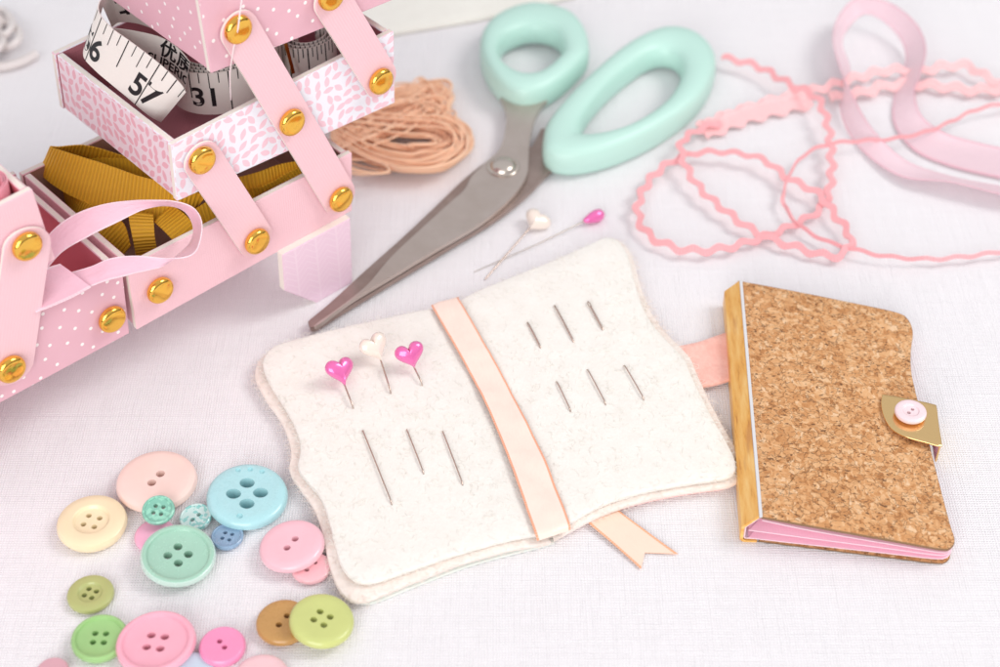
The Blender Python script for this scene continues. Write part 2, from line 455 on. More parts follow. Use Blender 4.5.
box = empty('sewing_box', bx(2, 0, 3), 'pink cantilever sewing box opened out with tiered trays and brass rivets', 'sewing box')

def hexa(bm, c8, mats, bev=.03):
    """c8: bottom 4 then top 4 (front-left, front-right, back-right, back-left); mats: bottom, top, front, right, back, left"""
    v = [bm.verts.new(p) for p in c8]
    fs = [(3, 2, 1, 0), (4, 5, 6, 7), (0, 1, 5, 4), (1, 2, 6, 5), (2, 3, 7, 6), (3, 0, 4, 7)]
    fl = []
    for f, mi in zip(fs, mats):
        q = bm.faces.new([v[i] for i in f]); q.material_index = mi; fl.append(q)
    ed = list({e_ for q in fl for e_ in q.edges})
    bmesh.ops.bevel(bm, geom=ed, offset=bev, segments=2, profile=.5, affect='EDGES')

def tray(front, depth, mats, t=.2, name='tray', fl=0.12):
    """front: (bl, br, tl, tr) as (u, z); mats: [front print, side print, core, lining]"""
    bl, br, tl, tr = front
    bm = bmesh.new()
    def board(u0b, u1b, u0t, u1t, z0, z1, z2, z3, d0, d1, mi):
        hexa(bm, [bx(u0b, z0, d0), bx(u1b, z1, d0), bx(u1b, z1, d1), bx(u0b, z0, d1), bx(u0t, z2, d0), bx(u1t, z3, d0), bx(u1t, z3, d1), bx(u0t, z2, d1)], mi)
    board(bl[0], br[0], tl[0], tr[0], bl[1], br[1], tl[1], tr[1], 0, t, (2, 2, 0, 2, 3, 2))
    board(bl[0], br[0], tl[0], tr[0], bl[1], br[1], tl[1], tr[1], depth - t, depth, (2, 2, 3, 2, 0, 2))
    g = .012
    board(bl[0] + .05, bl[0] + t + .05, tl[0] + .05, tl[0] + t + .05, bl[1], bl[1], tl[1] - .02, tl[1] - .02, t + g, depth - t - g, (2, 2, 2, 3, 2, 1))
    board(br[0] - t - .05, br[0] - .05, tr[0] - t - .05, tr[0] - .05, br[1], br[1], tr[1] - .02, tr[1] - .02, t + g, depth - t - g, (2, 2, 2, 1, 2, 3))
    board(bl[0] + t + .06, br[0] - t - .06, bl[0] + t + .06, br[0] - t - .06, bl[1] + .03, br[1] + .03, bl[1] + .03 + fl, br[1] + .03 + fl, t + g, depth - t - g, (1, 3, 3, 3, 3, 3))
    return mk(name, bm, [MAT[q] for q in mats], box, smooth=False)

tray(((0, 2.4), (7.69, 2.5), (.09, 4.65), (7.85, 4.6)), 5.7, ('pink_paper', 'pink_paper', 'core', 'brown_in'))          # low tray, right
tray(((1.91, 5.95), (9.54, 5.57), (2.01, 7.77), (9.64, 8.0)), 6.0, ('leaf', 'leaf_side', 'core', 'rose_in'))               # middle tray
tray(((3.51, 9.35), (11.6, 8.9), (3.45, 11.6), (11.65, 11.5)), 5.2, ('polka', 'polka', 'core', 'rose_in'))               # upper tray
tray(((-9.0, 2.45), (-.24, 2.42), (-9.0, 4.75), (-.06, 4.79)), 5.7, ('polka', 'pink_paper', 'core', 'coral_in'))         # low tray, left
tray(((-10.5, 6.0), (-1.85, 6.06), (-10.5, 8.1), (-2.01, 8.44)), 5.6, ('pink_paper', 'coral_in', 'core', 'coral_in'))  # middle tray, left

def plate(bm, uzs, d_out, th, n_uv=None):
    """flat card standing on the box front: outline in (u, z), outer face at d_out"""
    k = len(uzs)
    a = [bm.verts.new(bx(u, z, d_out)) for u, z in uzs]; b = [bm.verts.new(bx(u, z, d_out + th)) for u, z in uzs]
    f0 = bm.faces.new(a); bm.faces.new(b[::-1])
    sd = [bm.faces.new((a[i], b[i], b[(i+1) % k], a[(i+1) % k])) for i in range(k)]
    for q in sd: q.material_index = 1
    bmesh.ops.bevel(bm, geom=[e_ for e_ in f0.edges], offset=.025, segments=2, affect='EDGES')
    return f0

def rivet(px, d, parent, r=.41, tilt=None):
    u, z = onfront(px[0], px[1], d - .15)
    bm = bmesh.new()
    lathe(bm, [(0, -.05), (r*.55, -.05), (r*.6, .04), (r*.96, .05), (r, .09), (r*.985, .15), (r*.93, .20), (r*.84, .235), (r*.72, .252), (r*.6, .262), (r*.3, .275), (0, .28)], 40)
    q = (-BN).to_track_quat('Z', 'Y').to_matrix()
    for v in bm.verts: v.co = q @ v.co + bx(u, z, d)
    return mk('rivet', bm, MAT['brass'], parent, angle=50)

def strap(p0, p1, rivs, d=-.06, hw=.56, th=.11, ext=.5, ext1=.5):
    u0, z0 = onfront(p0[0], p0[1], d - th); u1, z1 = onfront(p1[0], p1[1], d - th)
    dv = Vector((u1-u0, z1-z0)).normalized(); nv = Vector((-dv.y, dv.x))
    a = Vector((u0, z0)); b = Vector((u1, z1)); pts = []
    for k in range(17):
        t = math.pi * k / 16; pts.append(b + nv * hw * math.cos(t) + dv * ext1 * math.sin(t))
    for k in range(17):
        t = math.pi * k / 16; pts.append(a - nv * hw * math.cos(t) - dv * ext * math.sin(t))
    bm = bmesh.new()
    plate(bm, [(p.x, p.y) for p in pts], d - th, th)
    bmesh.ops.recalc_face_normals(bm, faces=bm.faces)
    uvl = bm.loops.layers.uv.verify()
    for f in bm.faces:
        for l in f.loops:
            r_ = l.vert.co - bx(u0, z0); q = Vector((r_.dot(BU), r_.z)); l[uvl].uv = (q.dot(nv), q.dot(dv))
    s = mk('strap', bm, [MAT['strap'], MAT['core']], box, uv=False, angle=40)
    for r_ in rivs: rivet(r_, d - th, s)
strap((240, 30), (341, 199), [(239, 30), (293, 123), (342, 200)])
strap((203, 160), (257, 241), [(203, 161), (258, 242)])
strap((332, 0), (382, 81), [(332, -3), (382, 82)])
strap((28, 246), (11, 369), [(28, 247), (12, 370)], hw=.66)
rivet((161, 291), -.02, box); rivet((113, 320), -.02, box)

def foot(pts, d):
    bm = bmesh.new(); plate(bm, pts, d, .25); return mk('foot', bm, [MAT['herring'], MAT['core']], box, angle=40)
# chamfered foot card, its lower edge on the cloth
fd = -.25
ft = [onfront(283, 260, fd), onfront(285, 291, fd), onfront(317, 304, fd), onfront(353, 286, fd), onfront(351, 225, fd)]
ft[0] = (ft[0][0], 2.5)
ft = [ft[0], ft[1], (ft[2][0], .0), (ft[3][0], .0), (ft[4][0], ft[0][1])]
foot(ft, fd)
foot([(u, z) for u, z in ft], 5.7)
fl_ = [(-1.2 - u * 1.0, z) for u, z in ft]
foot([(-7.2 - (u - ft[2][0]), z) for u, z in ft], 5.7)
foot([(-7.2 - (u - ft[2][0]), z) for u, z in ft], fd)

# ------------------------------------------------------------------ what lies in the trays
# mustard ribbon
rib = empty('mustard_ribbon', bx(2.5, 2.6, 2.5), 'mustard yellow ribbed ribbon bunched in loops in the low tray', 'ribbon')
def piece(A, B, mat, parent, name='ribbon_loop', th=.03, n=8, cols=4):
    bm = bmesh.new(); strip(bm, ats(A), ats(B), th, n, cols, pk=.03); return mk(name, bm, mat, parent, uv=False, angle=60)
piece([(130, 158, 4.6), (88, 146, 5.0), (60, 147, 5.2), (51, 147, 5.3), (70, 153, 5.3), (105, 164, 5.2), (140, 176, 5.1), (172, 184, 5.0), (196, 192, 4.8), (203, 200, 4.6)],
      [(125, 178, 3.7), (82, 166, 4.0), (50, 168, 4.2), (39, 171, 4.3), (58, 188, 4.2), (96, 207, 4.1), (135, 219, 4.0), (168, 220, 3.9), (190, 213, 3.8), (198, 206, 3.8)], MAT['mustard'], rib)
piece([(68, 162, 4.3), (100, 158, 4.6), (140, 160, 4.7), (175, 170, 4.5), (200, 185, 4.2)], [(74, 172, 3.9), (105, 178, 3.9), (140, 186, 3.9), (170, 196, 3.8), (190, 206, 3.7)], MAT['mustard'], rib)
piece([(62, 188, 4.0), (88, 203, 4.2), (108, 212, 4.3), (124, 224, 4.2), (131, 246, 3.7)], [(66, 202, 3.3), (78, 220, 3.5), (92, 233, 3.7), (105, 245, 3.5), (118, 262, 3.0)], MAT['mustard'], rib)
piece([(128, 212, 4.4), (130, 225, 4.3), (133, 240, 4.0), (136, 256, 3.4)], [(153, 214, 4.4), (154, 225, 4.3), (155, 238, 4.0), (158, 252, 3.4)], MAT['mustard'], rib)
piece([(154, 222, 4.2), (165, 232, 4.2), (178, 246, 4.0), (186, 258, 3.6)], [(172, 205, 4.3), (186, 216, 4.3), (196, 228, 4.1), (203, 240, 3.6)], MAT['mustard'], rib)
piece([(190, 212, 4.0), (210, 200, 4.2), (232, 190, 4.0), (250, 182, 3.8)], [(196, 236, 3.3), (216, 222, 3.5), (238, 208, 3.4), (258, 198, 3.2)], MAT['mustard'], rib)
piece([(235, 178, 4.5), (258, 172, 4.6), (280, 164, 4.5), (305, 160, 4.2)], [(240, 206, 3.7), (262, 198, 3.8), (284, 186, 3.8), (310, 176, 3.6)], MAT['mustard'], rib)
piece([(232, 190, 4.1), (262, 186, 4.3), (292, 170, 4.3), (320, 158, 4.0)], [(236, 214, 3.4), (270, 200, 3.6), (300, 184, 3.6), (326, 170, 3.4)], MAT['mustard'], rib)

# pale pink loop of satin ribbon trailing from the left tray over the low tray
lp = empty('pink_ribbon', bx(-.6, 4.4, .6), 'narrow pale pink satin ribbon looping over the mustard ribbon', 'ribbon')
piece([(30, 268, 5.0), (46, 238, 5.5), (70, 217, 5.8), (100, 205, 6.0), (135, 200, 6.1), (170, 201, 6.0), (192, 207, 5.8), (202, 222, 5.6), (200, 243, 5.4), (190, 256, 5.3), (165, 258, 5.2), (135, 256, 5.2), (110, 259, 5.15), (90, 267, 5.0), (66, 274, 4.84)],
      [(36, 284, 4.9), (60, 254, 5.2), (88, 237, 5.4), (118, 222, 5.6), (145, 209, 5.8), (168, 205, 5.7), (184, 211, 5.5), (192, 224, 5.2), (191, 240, 5.0), (182, 251, 5.0), (160, 267, 5.0), (132, 274, 5.0), (108, 280, 4.98), (94, 285, 4.9), (72, 294, 4.78)], MAT['pink_satin'], lp)
piece([(60, 264, 5.1), (48, 268, 5.08), (36, 276, 5.05), (20, 288, 5.0)], [(91, 287, 4.93), (72, 298, 4.93), (54, 306, 4.92), (36, 313, 4.9)], MAT['pink_satin'], lp, name='ribbon_end')

# coral satin roll in the left tray
bm = bmesh.new()
c0 = bx(-2.82, 6.3, .85)
strip(bm, [c0 + Vector((math.cos(a)*.42, math.sin(a)*.42, 0)) * (1 + .02*a) + Vector((0, 0, 2.3)) for a in [k*.35 for k in range(40)]],
      [c0 + Vector((math.cos(a)*.42, math.sin(a)*.42, 0)) * (1 + .02*a) + Vector((0, 0, .05)) for a in [k*.35 for k in range(40)]], .03, 3)
tag(mk('ribbon_roll', bm, MAT['coral_satin'], uv=False, angle=60), 'glossy coral pink ribbon roll standing in the left tray', 'ribbon')

# measuring tape
tape = empty('tape_measure', bx(4, 5.8, 3), 'white measuring tape with black numbers coiled in the leaf print tray', 'tape measure')
def text_polys(txt, size):
    cu = bpy.data.curves.new('t', 'FONT'); cu.body = txt; cu.size = size; cu.align_x = 'CENTER'; cu.align_y = 'CENTER'; cu.offset = size*.022
    ob = bpy.data.objects.new('t', cu); COL.objects.link(ob)
    dg = bpy.context.evaluated_depsgraph_get(); dg.update()
    me = bpy.data.meshes.new_from_object(ob.evaluated_get(dg))
    vs = [v.co.copy() for v in me.vertices]; fs = [list(p.vertices) for p in me.polygons]
    bpy.data.objects.remove(ob); bpy.data.curves.remove(cu); bpy.data.meshes.remove(me)
    return vs, fs
def tape_band(A, B, marks=(), texts=(), face=1, n=10):
    """A = upper (tick) edge, B = lower edge; marks (s, t0, t1, w) and texts (string, s, t, size, rotation) in cm along / across fraction"""
    A3, B3 = ats(A), ats(B)
    bm = bmesh.new(); strip(bm, A3, B3, .025, n, 4); b = mk('tape_band', bm, MAT['tape'], tape, uv=False, angle=60)
    a = cat(A3, n); c = cat(B3, n); us = [0.0]
    for i in range(1, len(a)): us.append(us[-1] + (((a[i]+c[i]) - (a[i-1]+c[i-1])) * .5).length)
    def pos(s, t, off=.02):
        s = min(max(s, 0), us[-1] - 1e-4); i = 0
        while us[i+1] < s: i += 1
        f = (s - us[i]) / (us[i+1] - us[i]); p = a[i].lerp(a[i+1], f); q = c[i].lerp(c[i+1], f)
        du = (a[i+1] + c[i+1]) - (a[i] + c[i]); nn = du.cross(q - p).normalized()
        if nn.dot(CAM - p) * face < 0: nn = -nn
        return p.lerp(q, t) + nn * off
    bm = bmesh.new()
    for s, t0, t1, w in marks:
        k = 4
        for j in range(k):
            u, v = t0 + (t1-t0)*j/k, t0 + (t1-t0)*(j+1)/k
            bm.faces.new([bm.verts.new(pos(*q)) for q in ((s-w/2, u), (s+w/2, u), (s+w/2, v), (s-w/2, v))])
    wd = (A3[len(A3)//2] - B3[len(B3)//2]).length
    for txt, s, t, size, rot, *fl in texts:
        vs, fs = text_polys(txt, size); ca, sa = math.cos(rot), math.sin(rot)
        V = []
        for p in vs:
            x_, y_ = (p.x*ca - p.y*sa), (p.x*sa + p.y*ca)
            V.append(bm.verts.new(pos(s + x_, t - y_ / wd)))
        for f in fs:
            try: bm.faces.new([V[i] for i in f])
            except ValueError: pass
    if marks or texts: mk('printed_marks', bm, MAT['ink'], b, smooth=False, recalc=False)
    return us[-1]
def ticks(s0, s1, unit, off, w=.028):
    out = []; k = 0; s = off
    while s < s1:
        if s >= s0:
            j = k % 8
            out.append((s, .0, 1.0 if j == 0 else (.62 if j == 4 else (.36 if j % 2 == 0 else .24)), w * (1.3 if j in (0, 4) else 1)))
        s += unit / 8; k += 1
    return out
# front band with 57
tape_band([(106, -6, 9.7), (99, 3, 9.6), (100, 14, 9.45), (112, 28, 9.3), (130, 41, 9.15), (150, 56, 9.0), (168, 71, 8.8), (181, 84, 8.55), (186, 92, 8.3)],
          [(96, 30, 8.3), (86, 44, 8.15), (84, 57, 8.0), (95, 70, 7.9), (110, 83, 7.8), (127, 97, 7.65), (142, 110, 7.5), (153, 118, 7.3), (161, 122, 7.1)],
          ticks(.2, 5.3, 2.3, -1.3), [('57', 3.3, .66, 1.0, 0), ('56', 1.0, .66, 1.0, 0)])
# far inner wall of the loop
tape_band([(101, 2, 9.45), (112, -12, 9.6), (135, -14, 9.6), (165, -2, 9.5), (190, 14, 9.3)],
          [(112, 27, 8.3), (120, 22, 8.3), (140, 24, 8.2), (165, 34, 8.1), (190, 48, 8.0)], ticks(.3, 5, 2.0, .1) , [('40', 2.1, .45, .9, -1.4), ('14', .7, .5, .8, -1.4)])
# band with the maker's line
tape_band([(113, 28, 8.9), (135, 31, 8.8), (160, 37, 8.75), (178, 48, 8.6), (190, 62, 8.4)],
          [(112, 62, 7.6), (132, 68, 7.5), (154, 76, 7.4), (172, 86, 7.3), (184, 96, 7.2)], (), [('优质量', 2.3, .24, .62, 0), ('SUPERIOR TA', 2.3, .56, .42, 0)])
# coil on its side: outer turns facing the front
for k, (dr, tx) in enumerate(((0, 1), (.16, 0), (.3, 0), (.46, 0))):
    c1 = at(222, 62, 7.4) + BN*.35 + BU*.35; pts = []
    rr = 1.75 - dr
    A = []; B = []
    for j in range(22):
        a = R(150) + R(270) * j / 21
        ex = BU * math.cos(a) * rr * 1.0 + BN * math.sin(a) * rr * .8
        A.append(c1 + ex + Vector((0, 0, .35))); B.append(c1 + ex + Vector((0, 0, -1.05)))
    def inv(p):
        d = p - CAM; w = d.dot(FW); return (500 + F_ * d.dot(RT) / w, 333.5 - F_ * d.dot(UP) / w, p.z)
    tape_band([inv(p) for p in A], [inv(p) for p in B], ticks(.1, 6, 2.2, .25) if tx else ticks(.1, 6, 1.1, .2), [('31', 1.75, .6, .85, 0)] if tx else [], 1, 3)
for rr in (1.0, .82, .62):
    c1 = at(312, 48, 7.0) + BN*.1; A = []; B = []
    for j in range(20):
        a = R(100) + R(300) * j / 19; ex = BU*math.cos(a)*rr*.9 + BN*math.sin(a)*rr*.7
        A.append(c1 + ex + Vector((0, 0, .45))); B.append(c1 + ex + Vector((0, 0, -.85)))
    tape_band([inv(p) for p in A], [inv(p) for p in B], ticks(.1, 4, 1.1, .2), [], 1, 3)
# brass end tip
bm = bmesh.new()
strip(bm, ats([(284, 44, 7.7), (288, 58, 7.3), (292, 74, 6.8)]), ats([(287, 43, 7.7), (291, 57, 7.3), (295, 73, 6.8)]), .03, 4, 2)
mk('metal_tip', bm, MAT['brass'], tape, uv=False)

# loose white thread
bm = bmesh.new()
tube(bm, cat([bx(*onfront(246, -25, -.5), -.5), bx(*onfront(241, 5, -.48), -.48), bx(*onfront(238, 28, -.45), -.45), bx(*onfront(233, 52, -.25), -.25), bx(*onfront(230, 75, .1), .1), bx(*onfront(231, 100, .5), .5)], 8), .022, 6)
tag(mk('loose_thread', bm, MAT['white_thread']), 'fine white thread hanging over a brass rivet of the sewing box', 'thread')

# ------------------------------------------------------------------ open felt needle book
nb = empty('needle_book', at(500, 420, 0), 'open needle book with cream felt pages and a peach spine ribbon', 'needle book')
SP0, SP1 = at(447, 303, .5), at(551, 533, .5); SPN = Vector((SP1.y - SP0.y, SP0.x - SP1.x, 0)).normalized()
def dip(p): return -.13 * math.exp(-((p - SP0).dot(SPN) / .6) ** 2)
def und(a, fx, fy, ph): return lambda p: a * math.sin(p.x*fx + ph) * math.cos(p.y*fy + ph*.7) + dip(p)
LT = [(446, 303), (395, 315), (350, 325), (300, 338), (277, 345), (266, 353), (263, 366), (272, 387), (287, 410), (297, 432), (300, 450), (298, 467), (307, 481), (320, 496), (328, 517), (335, 545), (343, 568), (356, 580), (374, 581), (410, 569), (460, 552), (505, 540), (530, 534), (548, 530)]
LB = [(446, 307), (395, 320), (350, 330), (300, 342), (270, 352), (258, 362), (255, 377), (265, 397), (280, 419), (289, 440), (291, 455), (289, 470), (299, 487), (312, 505), (321, 528), (327, 555), (334, 580), (346, 597), (364, 600), (405, 584), (460, 563), (510, 549), (535, 543), (551, 538)]
RT_ = [(450, 301), (462, 297), (500, 281), (550, 261), (590, 244), (607, 237), (620, 243), (629, 260), (636, 287), (648, 317), (666, 339), (684, 358), (691, 374), (702, 397), (716, 424), (731, 450), (736, 467), (728, 477), (695, 482), (645, 491), (605, 503), (575, 518), (552, 530)]
RB = [(450, 305), (464, 301), (500, 285), (550, 265), (594, 246), (612, 239), (625, 245), (634, 262), (641, 287), (653, 315), (671, 337), (690, 357), (697, 373), (708, 397), (722, 424), (737, 450), (742, 470), (733, 484), (695, 490), (648, 499), (607, 512), (578, 525), (554, 536)]
def page(name, px, z, th, u, mat='felt', label=None, rnd=.05):
    px = [px[0]] + list(px) + [px[-1]]; P = cat(ats(px, z), 5) ; P = resample(P, .16); c_ = P[-1].lerp(P[0], .5); P += resample([P[-1], P[0]], .16)[1:-1]
    bm = bmesh.new(); slab(bm, P, th, rnd, 10, und(*u) if u else None)
    if u:
        for v in bm.verts:
            q = v.co * 2.6; v.co += Vector((mnoise.noise(q), mnoise.noise(q + Vector((9, 2, 5))), mnoise.noise(q + Vector((1, 7, 3))))) * .014
        u_ = und(*u); rf = random.Random(int(u[3] * 100)); nP = len(P); c_ = sum(P, Vector()) / nP
        for k in range(2600):
            b_ = P[rf.randrange(nP)]; t_ = 1 - .02 * rf.random() if k < 1500 else math.sqrt(rf.random())
            p_ = c_ + (b_ - c_) * t_; p_.z = z + .006 + u_(p_) - (rf.random() * th if k < 1500 else 0)
            a_ = rf.uniform(0, 6.28); ln = rf.uniform(.08, .26); cv = rf.uniform(-9, 9); pts_ = []
            for j in range(4):
                s_ = ln * j / 3; pts_.append(p_ + Vector((math.cos(a_ + cv*s_) * s_, math.sin(a_ + cv*s_) * s_, .02 * math.sin(j) * rf.random())))
            tube(bm, pts_, .0048, 3, cap=False)
    o = mk(name, bm, MAT[mat], nb, angle=60)
    if label: o['label'] = label
    return o
def shift(px, dx, dy, s=1.0):
    cx = sum(p[0] for p in px)/len(px); cy = sum(p[1] for p in px)/len(px)
    return [(cx + (p[0]-cx)*s + dx, cy + (p[1]-cy)*s + dy) for p in px]
page('cover', shift(LB, 9, 6.5, .972), .09, .08, None, 'mint_cover', 'pale mint cover board under the left pages', .02)
page('cover', shift(RB, -2, 4.5, .985), .09, .08, None, 'pink_cover', 'blush pink cover board under the right pages', .02)
page('page', LB, .34, .16, (.02, .8, .7, 1.0), 'blush_felt')
page('page', LT, .54, .16, (.02, .7, .8, .2))
page('page', RB, .34, .16, (.02, .7, .7, 2.0), 'blush_felt')
page('page', RT_, .54, .16, (.02, .8, .6, .9))
bm = bmesh.new()
strip(bm, ats([(432, 306, .45), (433, 309, .54), (452, 341, .58), (474, 381, .57), (492, 418, .58), (508, 458, .57), (522, 497, .58), (534, 531, .56), (537, 541, .42)]),
      ats([(459, 297, .45), (460, 301, .54), (481, 337, .58), (504, 377, .58), (524, 417, .57), (543, 455, .58), (558, 492, .57), (569, 520, .56), (571, 530, .42)]), .03, 8, 8, pk=.06)
o = mk('spine_ribbon', bm, MAT['peach_satin'], nb, uv=False, angle=60); o['label'] = 'peach satin ribbon along the fold'
# swallow-tailed end
bm = bmesh.new(); uvl = bm.loops.layers.uv.verify()
A = ats([(560, 495, .16), (585, 520, .14), (612, 543, .1), (641, 569, .06)]); Mi = ats([(575, 490, .17), (600, 512, .15), (624, 534, .12), (645, 553, .05)]); B = ats([(590, 480, .16), (615, 507, .14), (645, 530, .1), (678, 554, .06)])
strip(bm, A, Mi, .02, 6, 3, vs_=.5); strip(bm, Mi, B, .02, 6, 3, v0=.5, vs_=.5)
bmesh.ops.remove_doubles(bm, verts=bm.verts, dist=.002)
o = mk('ribbon_tail', bm, MAT['peach_tail'], nb, uv=False, angle=60); o['label'] = 'swallow-tailed end of the peach ribbon'
# felt closing tab
bm = bmesh.new()
slab(bm, resample(cat(ats([(668, 352, .26), (700, 341, .3), (735, 330, .3), (752, 335, .28), (752, 370, .28), (733, 378, .28), (708, 385, .28), (672, 388, .26)]), 5, True), .15, True), .13, .04, 5)
o = mk('closing_tab', bm, MAT['peach_felt'], nb, angle=60); o['label'] = 'peach felt closing tab'

PZ = .565
def needle(p0, p1, label, eye=False, r=.021):
    a = at(p0[0], p0[1], PZ + .035); b = at(p1[0], p1[1], PZ + .03); d = (b - a).normalized()
    P = [a - d*.10 - Vector((0, 0, .09)), a - d*.03 - Vector((0, 0, .02))] + [a.lerp(b, t) + Vector((0, 0, .012*math.sin(math.pi*t))) for t in (.08, .25, .5, .75, .95)] + [b + d*.05 - Vector((0, 0, .05)), b + d*.12 - Vector((0, 0, .12))]
    bm = bmesh.new()
    if eye:
        tube(bm, [a + d*.22, a.lerp(b, .5), b + d*.02 - Vector((0, 0, .02)), b + d*.1 - Vector((0, 0, .1))], r, 8)
        s = d.cross(Vector((0, 0, 1)))
        lp_ = [a + d*(.12 + .14*math.cos(t)) + s*.035*math.sin(t) for t in [2*math.pi*k/20 for k in range(20)]]
        tube(bm, lp_, .018, 6, closed=True)
    else: tube(bm, P, r, 8)
    o = mk('needle', bm, MAT['needle'], None, angle=60); tag(o, label, 'needle', 'needles stuck in the felt pages')
needle((363, 431), (391, 501), 'longest steel needle, on the left felt page nearest its wavy edge')
needle((407, 430), (423, 471), 'short steel needle in the middle of the three on the left felt page')
needle((443, 432), (462, 482), 'mid length steel needle on the left felt page, nearest the peach ribbon')
needle((528, 323), (540, 346), 'shortest needle of the upper three on the right felt page, nearest the peach ribbon', r=.029)
needle((555, 306), (573, 340), 'longest needle of the upper three on the right felt page, in their middle', r=.029)
needle((588, 302), (602, 327), 'needle showing its open eye, at the upper right of the right felt page', True, .032)
needle((557, 382), (570, 409), 'needle of the lower three on the right felt page, nearest the peach ribbon')
needle((588, 370), (605, 402), 'middle needle of the lower three on the right felt page')
needle((625, 366), (643, 397), 'needle of the lower three on the right felt page, farthest from the peach ribbon')

# ------------------------------------------------------------------ heart pins
def pearl(name, c, met=.0):
    m = M(name, c, .22, Metallic=met, Coat_Weight=.8, Coat_Roughness=.08)
    lw = m.n('LayerWeight', {'Blend': .4}, 1)
    m.set('Base Color', m.mix(lw, c, tuple(min(1, q*.8 + .12) for q in c))); return m.m
MAT['magenta'] = pearl('magenta_pearl', hexc('f06db4'), .3); MAT['cream_pearl'] = pearl('cream_pearl', hexc('f6e7da'), .1)
def heart_bm(size, thick):
    """puffed heart in the xy plane, its tip at the origin pointing to -y"""
    bm = bmesh.new(); N = 56; out = []
    for k in range(N):
        t = 2*math.pi*k/N
        out.append(Vector((16*math.sin(t)**3, 13*math.cos(t) - 5*math.cos(2*t) - 2*math.cos(3*t) - math.cos(4*t) + 17, 0)) * (size/30))
    c = Vector((0, 17*size/30 + size*.05, 0)); rings = []
    for i in range(-7, 8):
        a = i/7*math.pi/2; s = math.cos(a)*.98 + .0; z = math.sin(a)*thick
        s = max(s, 0) ** .75
        if abs(i) == 7: rings.append([bm.verts.new(c + Vector((0, 0, z)))])
        else: rings.append([bm.verts.new(c + (p - c)*s + Vector((0, 0, z))) for p in out])
    for A, B in zip(rings, rings[1:]):
        for k in range(N):
            j = (k+1) % N
            if len(A) == 1: bm.faces.new((A[0], B[j], B[k]))
            elif len(B) == 1: bm.faces.new((A[k], A[j], B[0]))
            else: bm.faces.new((A[k], A[j], B[j], B[k]))
    return bm
def heart_pin(tip_px, top_px, size, end_px, z0, zt, mat, label, roll=0, group='pearl headed pins', zend=None, thick=.2):
    """tip_px: where head meets shaft, top_px: middle of the notch side, end_px: where the shaft ends"""
    tip = at(*tip_px, z0); top = at(*top_px, zt); y = (top - tip).normalized()
    e_ = at(*end_px, zend if zend is not None else z0 - .06)
    x_ = y.cross(Vector((0, 0, 1))).normalized(); z_ = x_.cross(y)
    Mx = Matrix((x_, y, z_)).transposed() @ Matrix.Rotation(roll, 3, 'Y')
    root = empty('pearl_pin', Vector((tip.x, tip.y, 0)), label, 'pin', group)
    bm = heart_bm(size, thick)
    for v in bm.verts: v.co = Mx @ v.co + tip
    mk('head', bm, MAT[mat], root, angle=70)
    bm = bmesh.new(); d = (e_ - tip).normalized()
    tube(bm, [tip - d*.1, tip.lerp(e_, .5), e_, e_ + d*.12 - (Vector((0, 0, .14)) if zend is None else Vector((0, 0, 0)))], lambda t: .026 if t < .9 else .018, 8)
    mk('shaft', bm, MAT['needle'], root, angle=60)
heart_pin((345, 386), (339, 366), .84, (352, 404), .72, 1.12, 'magenta', 'magenta heart headed pin on the left felt page, nearest the scalloped corner', .25)
heart_pin((381, 361), (374, 346), .84, (390, 389), .72, 1.12, 'cream_pearl', 'cream heart headed pin between the two magenta ones on the felt page', -.1)
heart_pin((415, 369), (410, 354), .82, (421, 381), .72, 1.12, 'magenta', 'magenta heart headed pin on the left felt page, nearest the peach ribbon', -.3)
heart_pin((529, 229), (545, 212), .85, (487, 277), .28, .30, 'cream_pearl', 'cream heart headed pin lying on the cloth behind the felt book', .3, zend=.05, thick=.24)
root = empty('pearl_pin', at(590, 218, 0), 'pin with a magenta teardrop head lying on the cloth', 'pin', 'pearl headed pins')
bm = bmesh.new(); c = at(594, 217, .22); d = (at(606, 212, .22) - at(582, 222, .22)).normalized(); q = d.to_track_quat('Z', 'Y').to_matrix()
lathe(bm, [(0, -.42), (.06, -.4), (.12, -.28), (.19, -.08), (.22, .1), (.2, .24), (.13, .34), (.05, .385), (0, .39)], 32)
for v in bm.verts: v.co = q @ v.co + c
mk('head', bm, MAT['magenta'], root, angle=70)
bm = bmesh.new(); tube(bm, [c - d*.35, at(540, 243, .14), at(474, 272, .03)], lambda t: .024 - .012*t, 8); mk('shaft', bm, MAT['screw'], root, angle=60)

# ------------------------------------------------------------------ closed cork needle book
cb = empty('cork_needle_book', at(840, 430, 0), 'closed cork covered needle book with gold spine, pink pages and gold clasp', 'needle book')
CF = [(741, 281), (790, 290), (850, 302), (896, 312), (908, 319), (913, 332), (911, 350), (911, 368), (914, 385), (919, 405), (926, 430), (932, 455), (938, 478), (945, 505), (951, 527), (955, 540), (951, 548), (940, 549), (895, 541), (850, 533), (805, 525), (761, 517)]
ZL, ZR = 1.05, .62
def zc(x, y):
    xl = 739 + (y - 281) * .089; xr = 911 if y < 370 else 911 + (y - 370) * .24
    f = min(1, max(0, (x - xl) / (xr - xl))); return ZL + (ZR - ZL) * f
def poly_cover(px, zfun, th, mats, name, rnd=.02, keep=1, sm=True):
    P = [at(x_, y_, zfun(x_, y_)) for x_, y_ in px]
    P = (resample(cat([P[0]] + P + [P[-1]], 4), .12) + [P[-1].lerp(P[0], k/40) for k in range(1, 40)]) if sm else resample(P, .12, True)
    bm = bmesh.new(); slab(bm, P, th, rnd, 6, None, 0, 1); return mk(name, bm, mats, cb, angle=50)
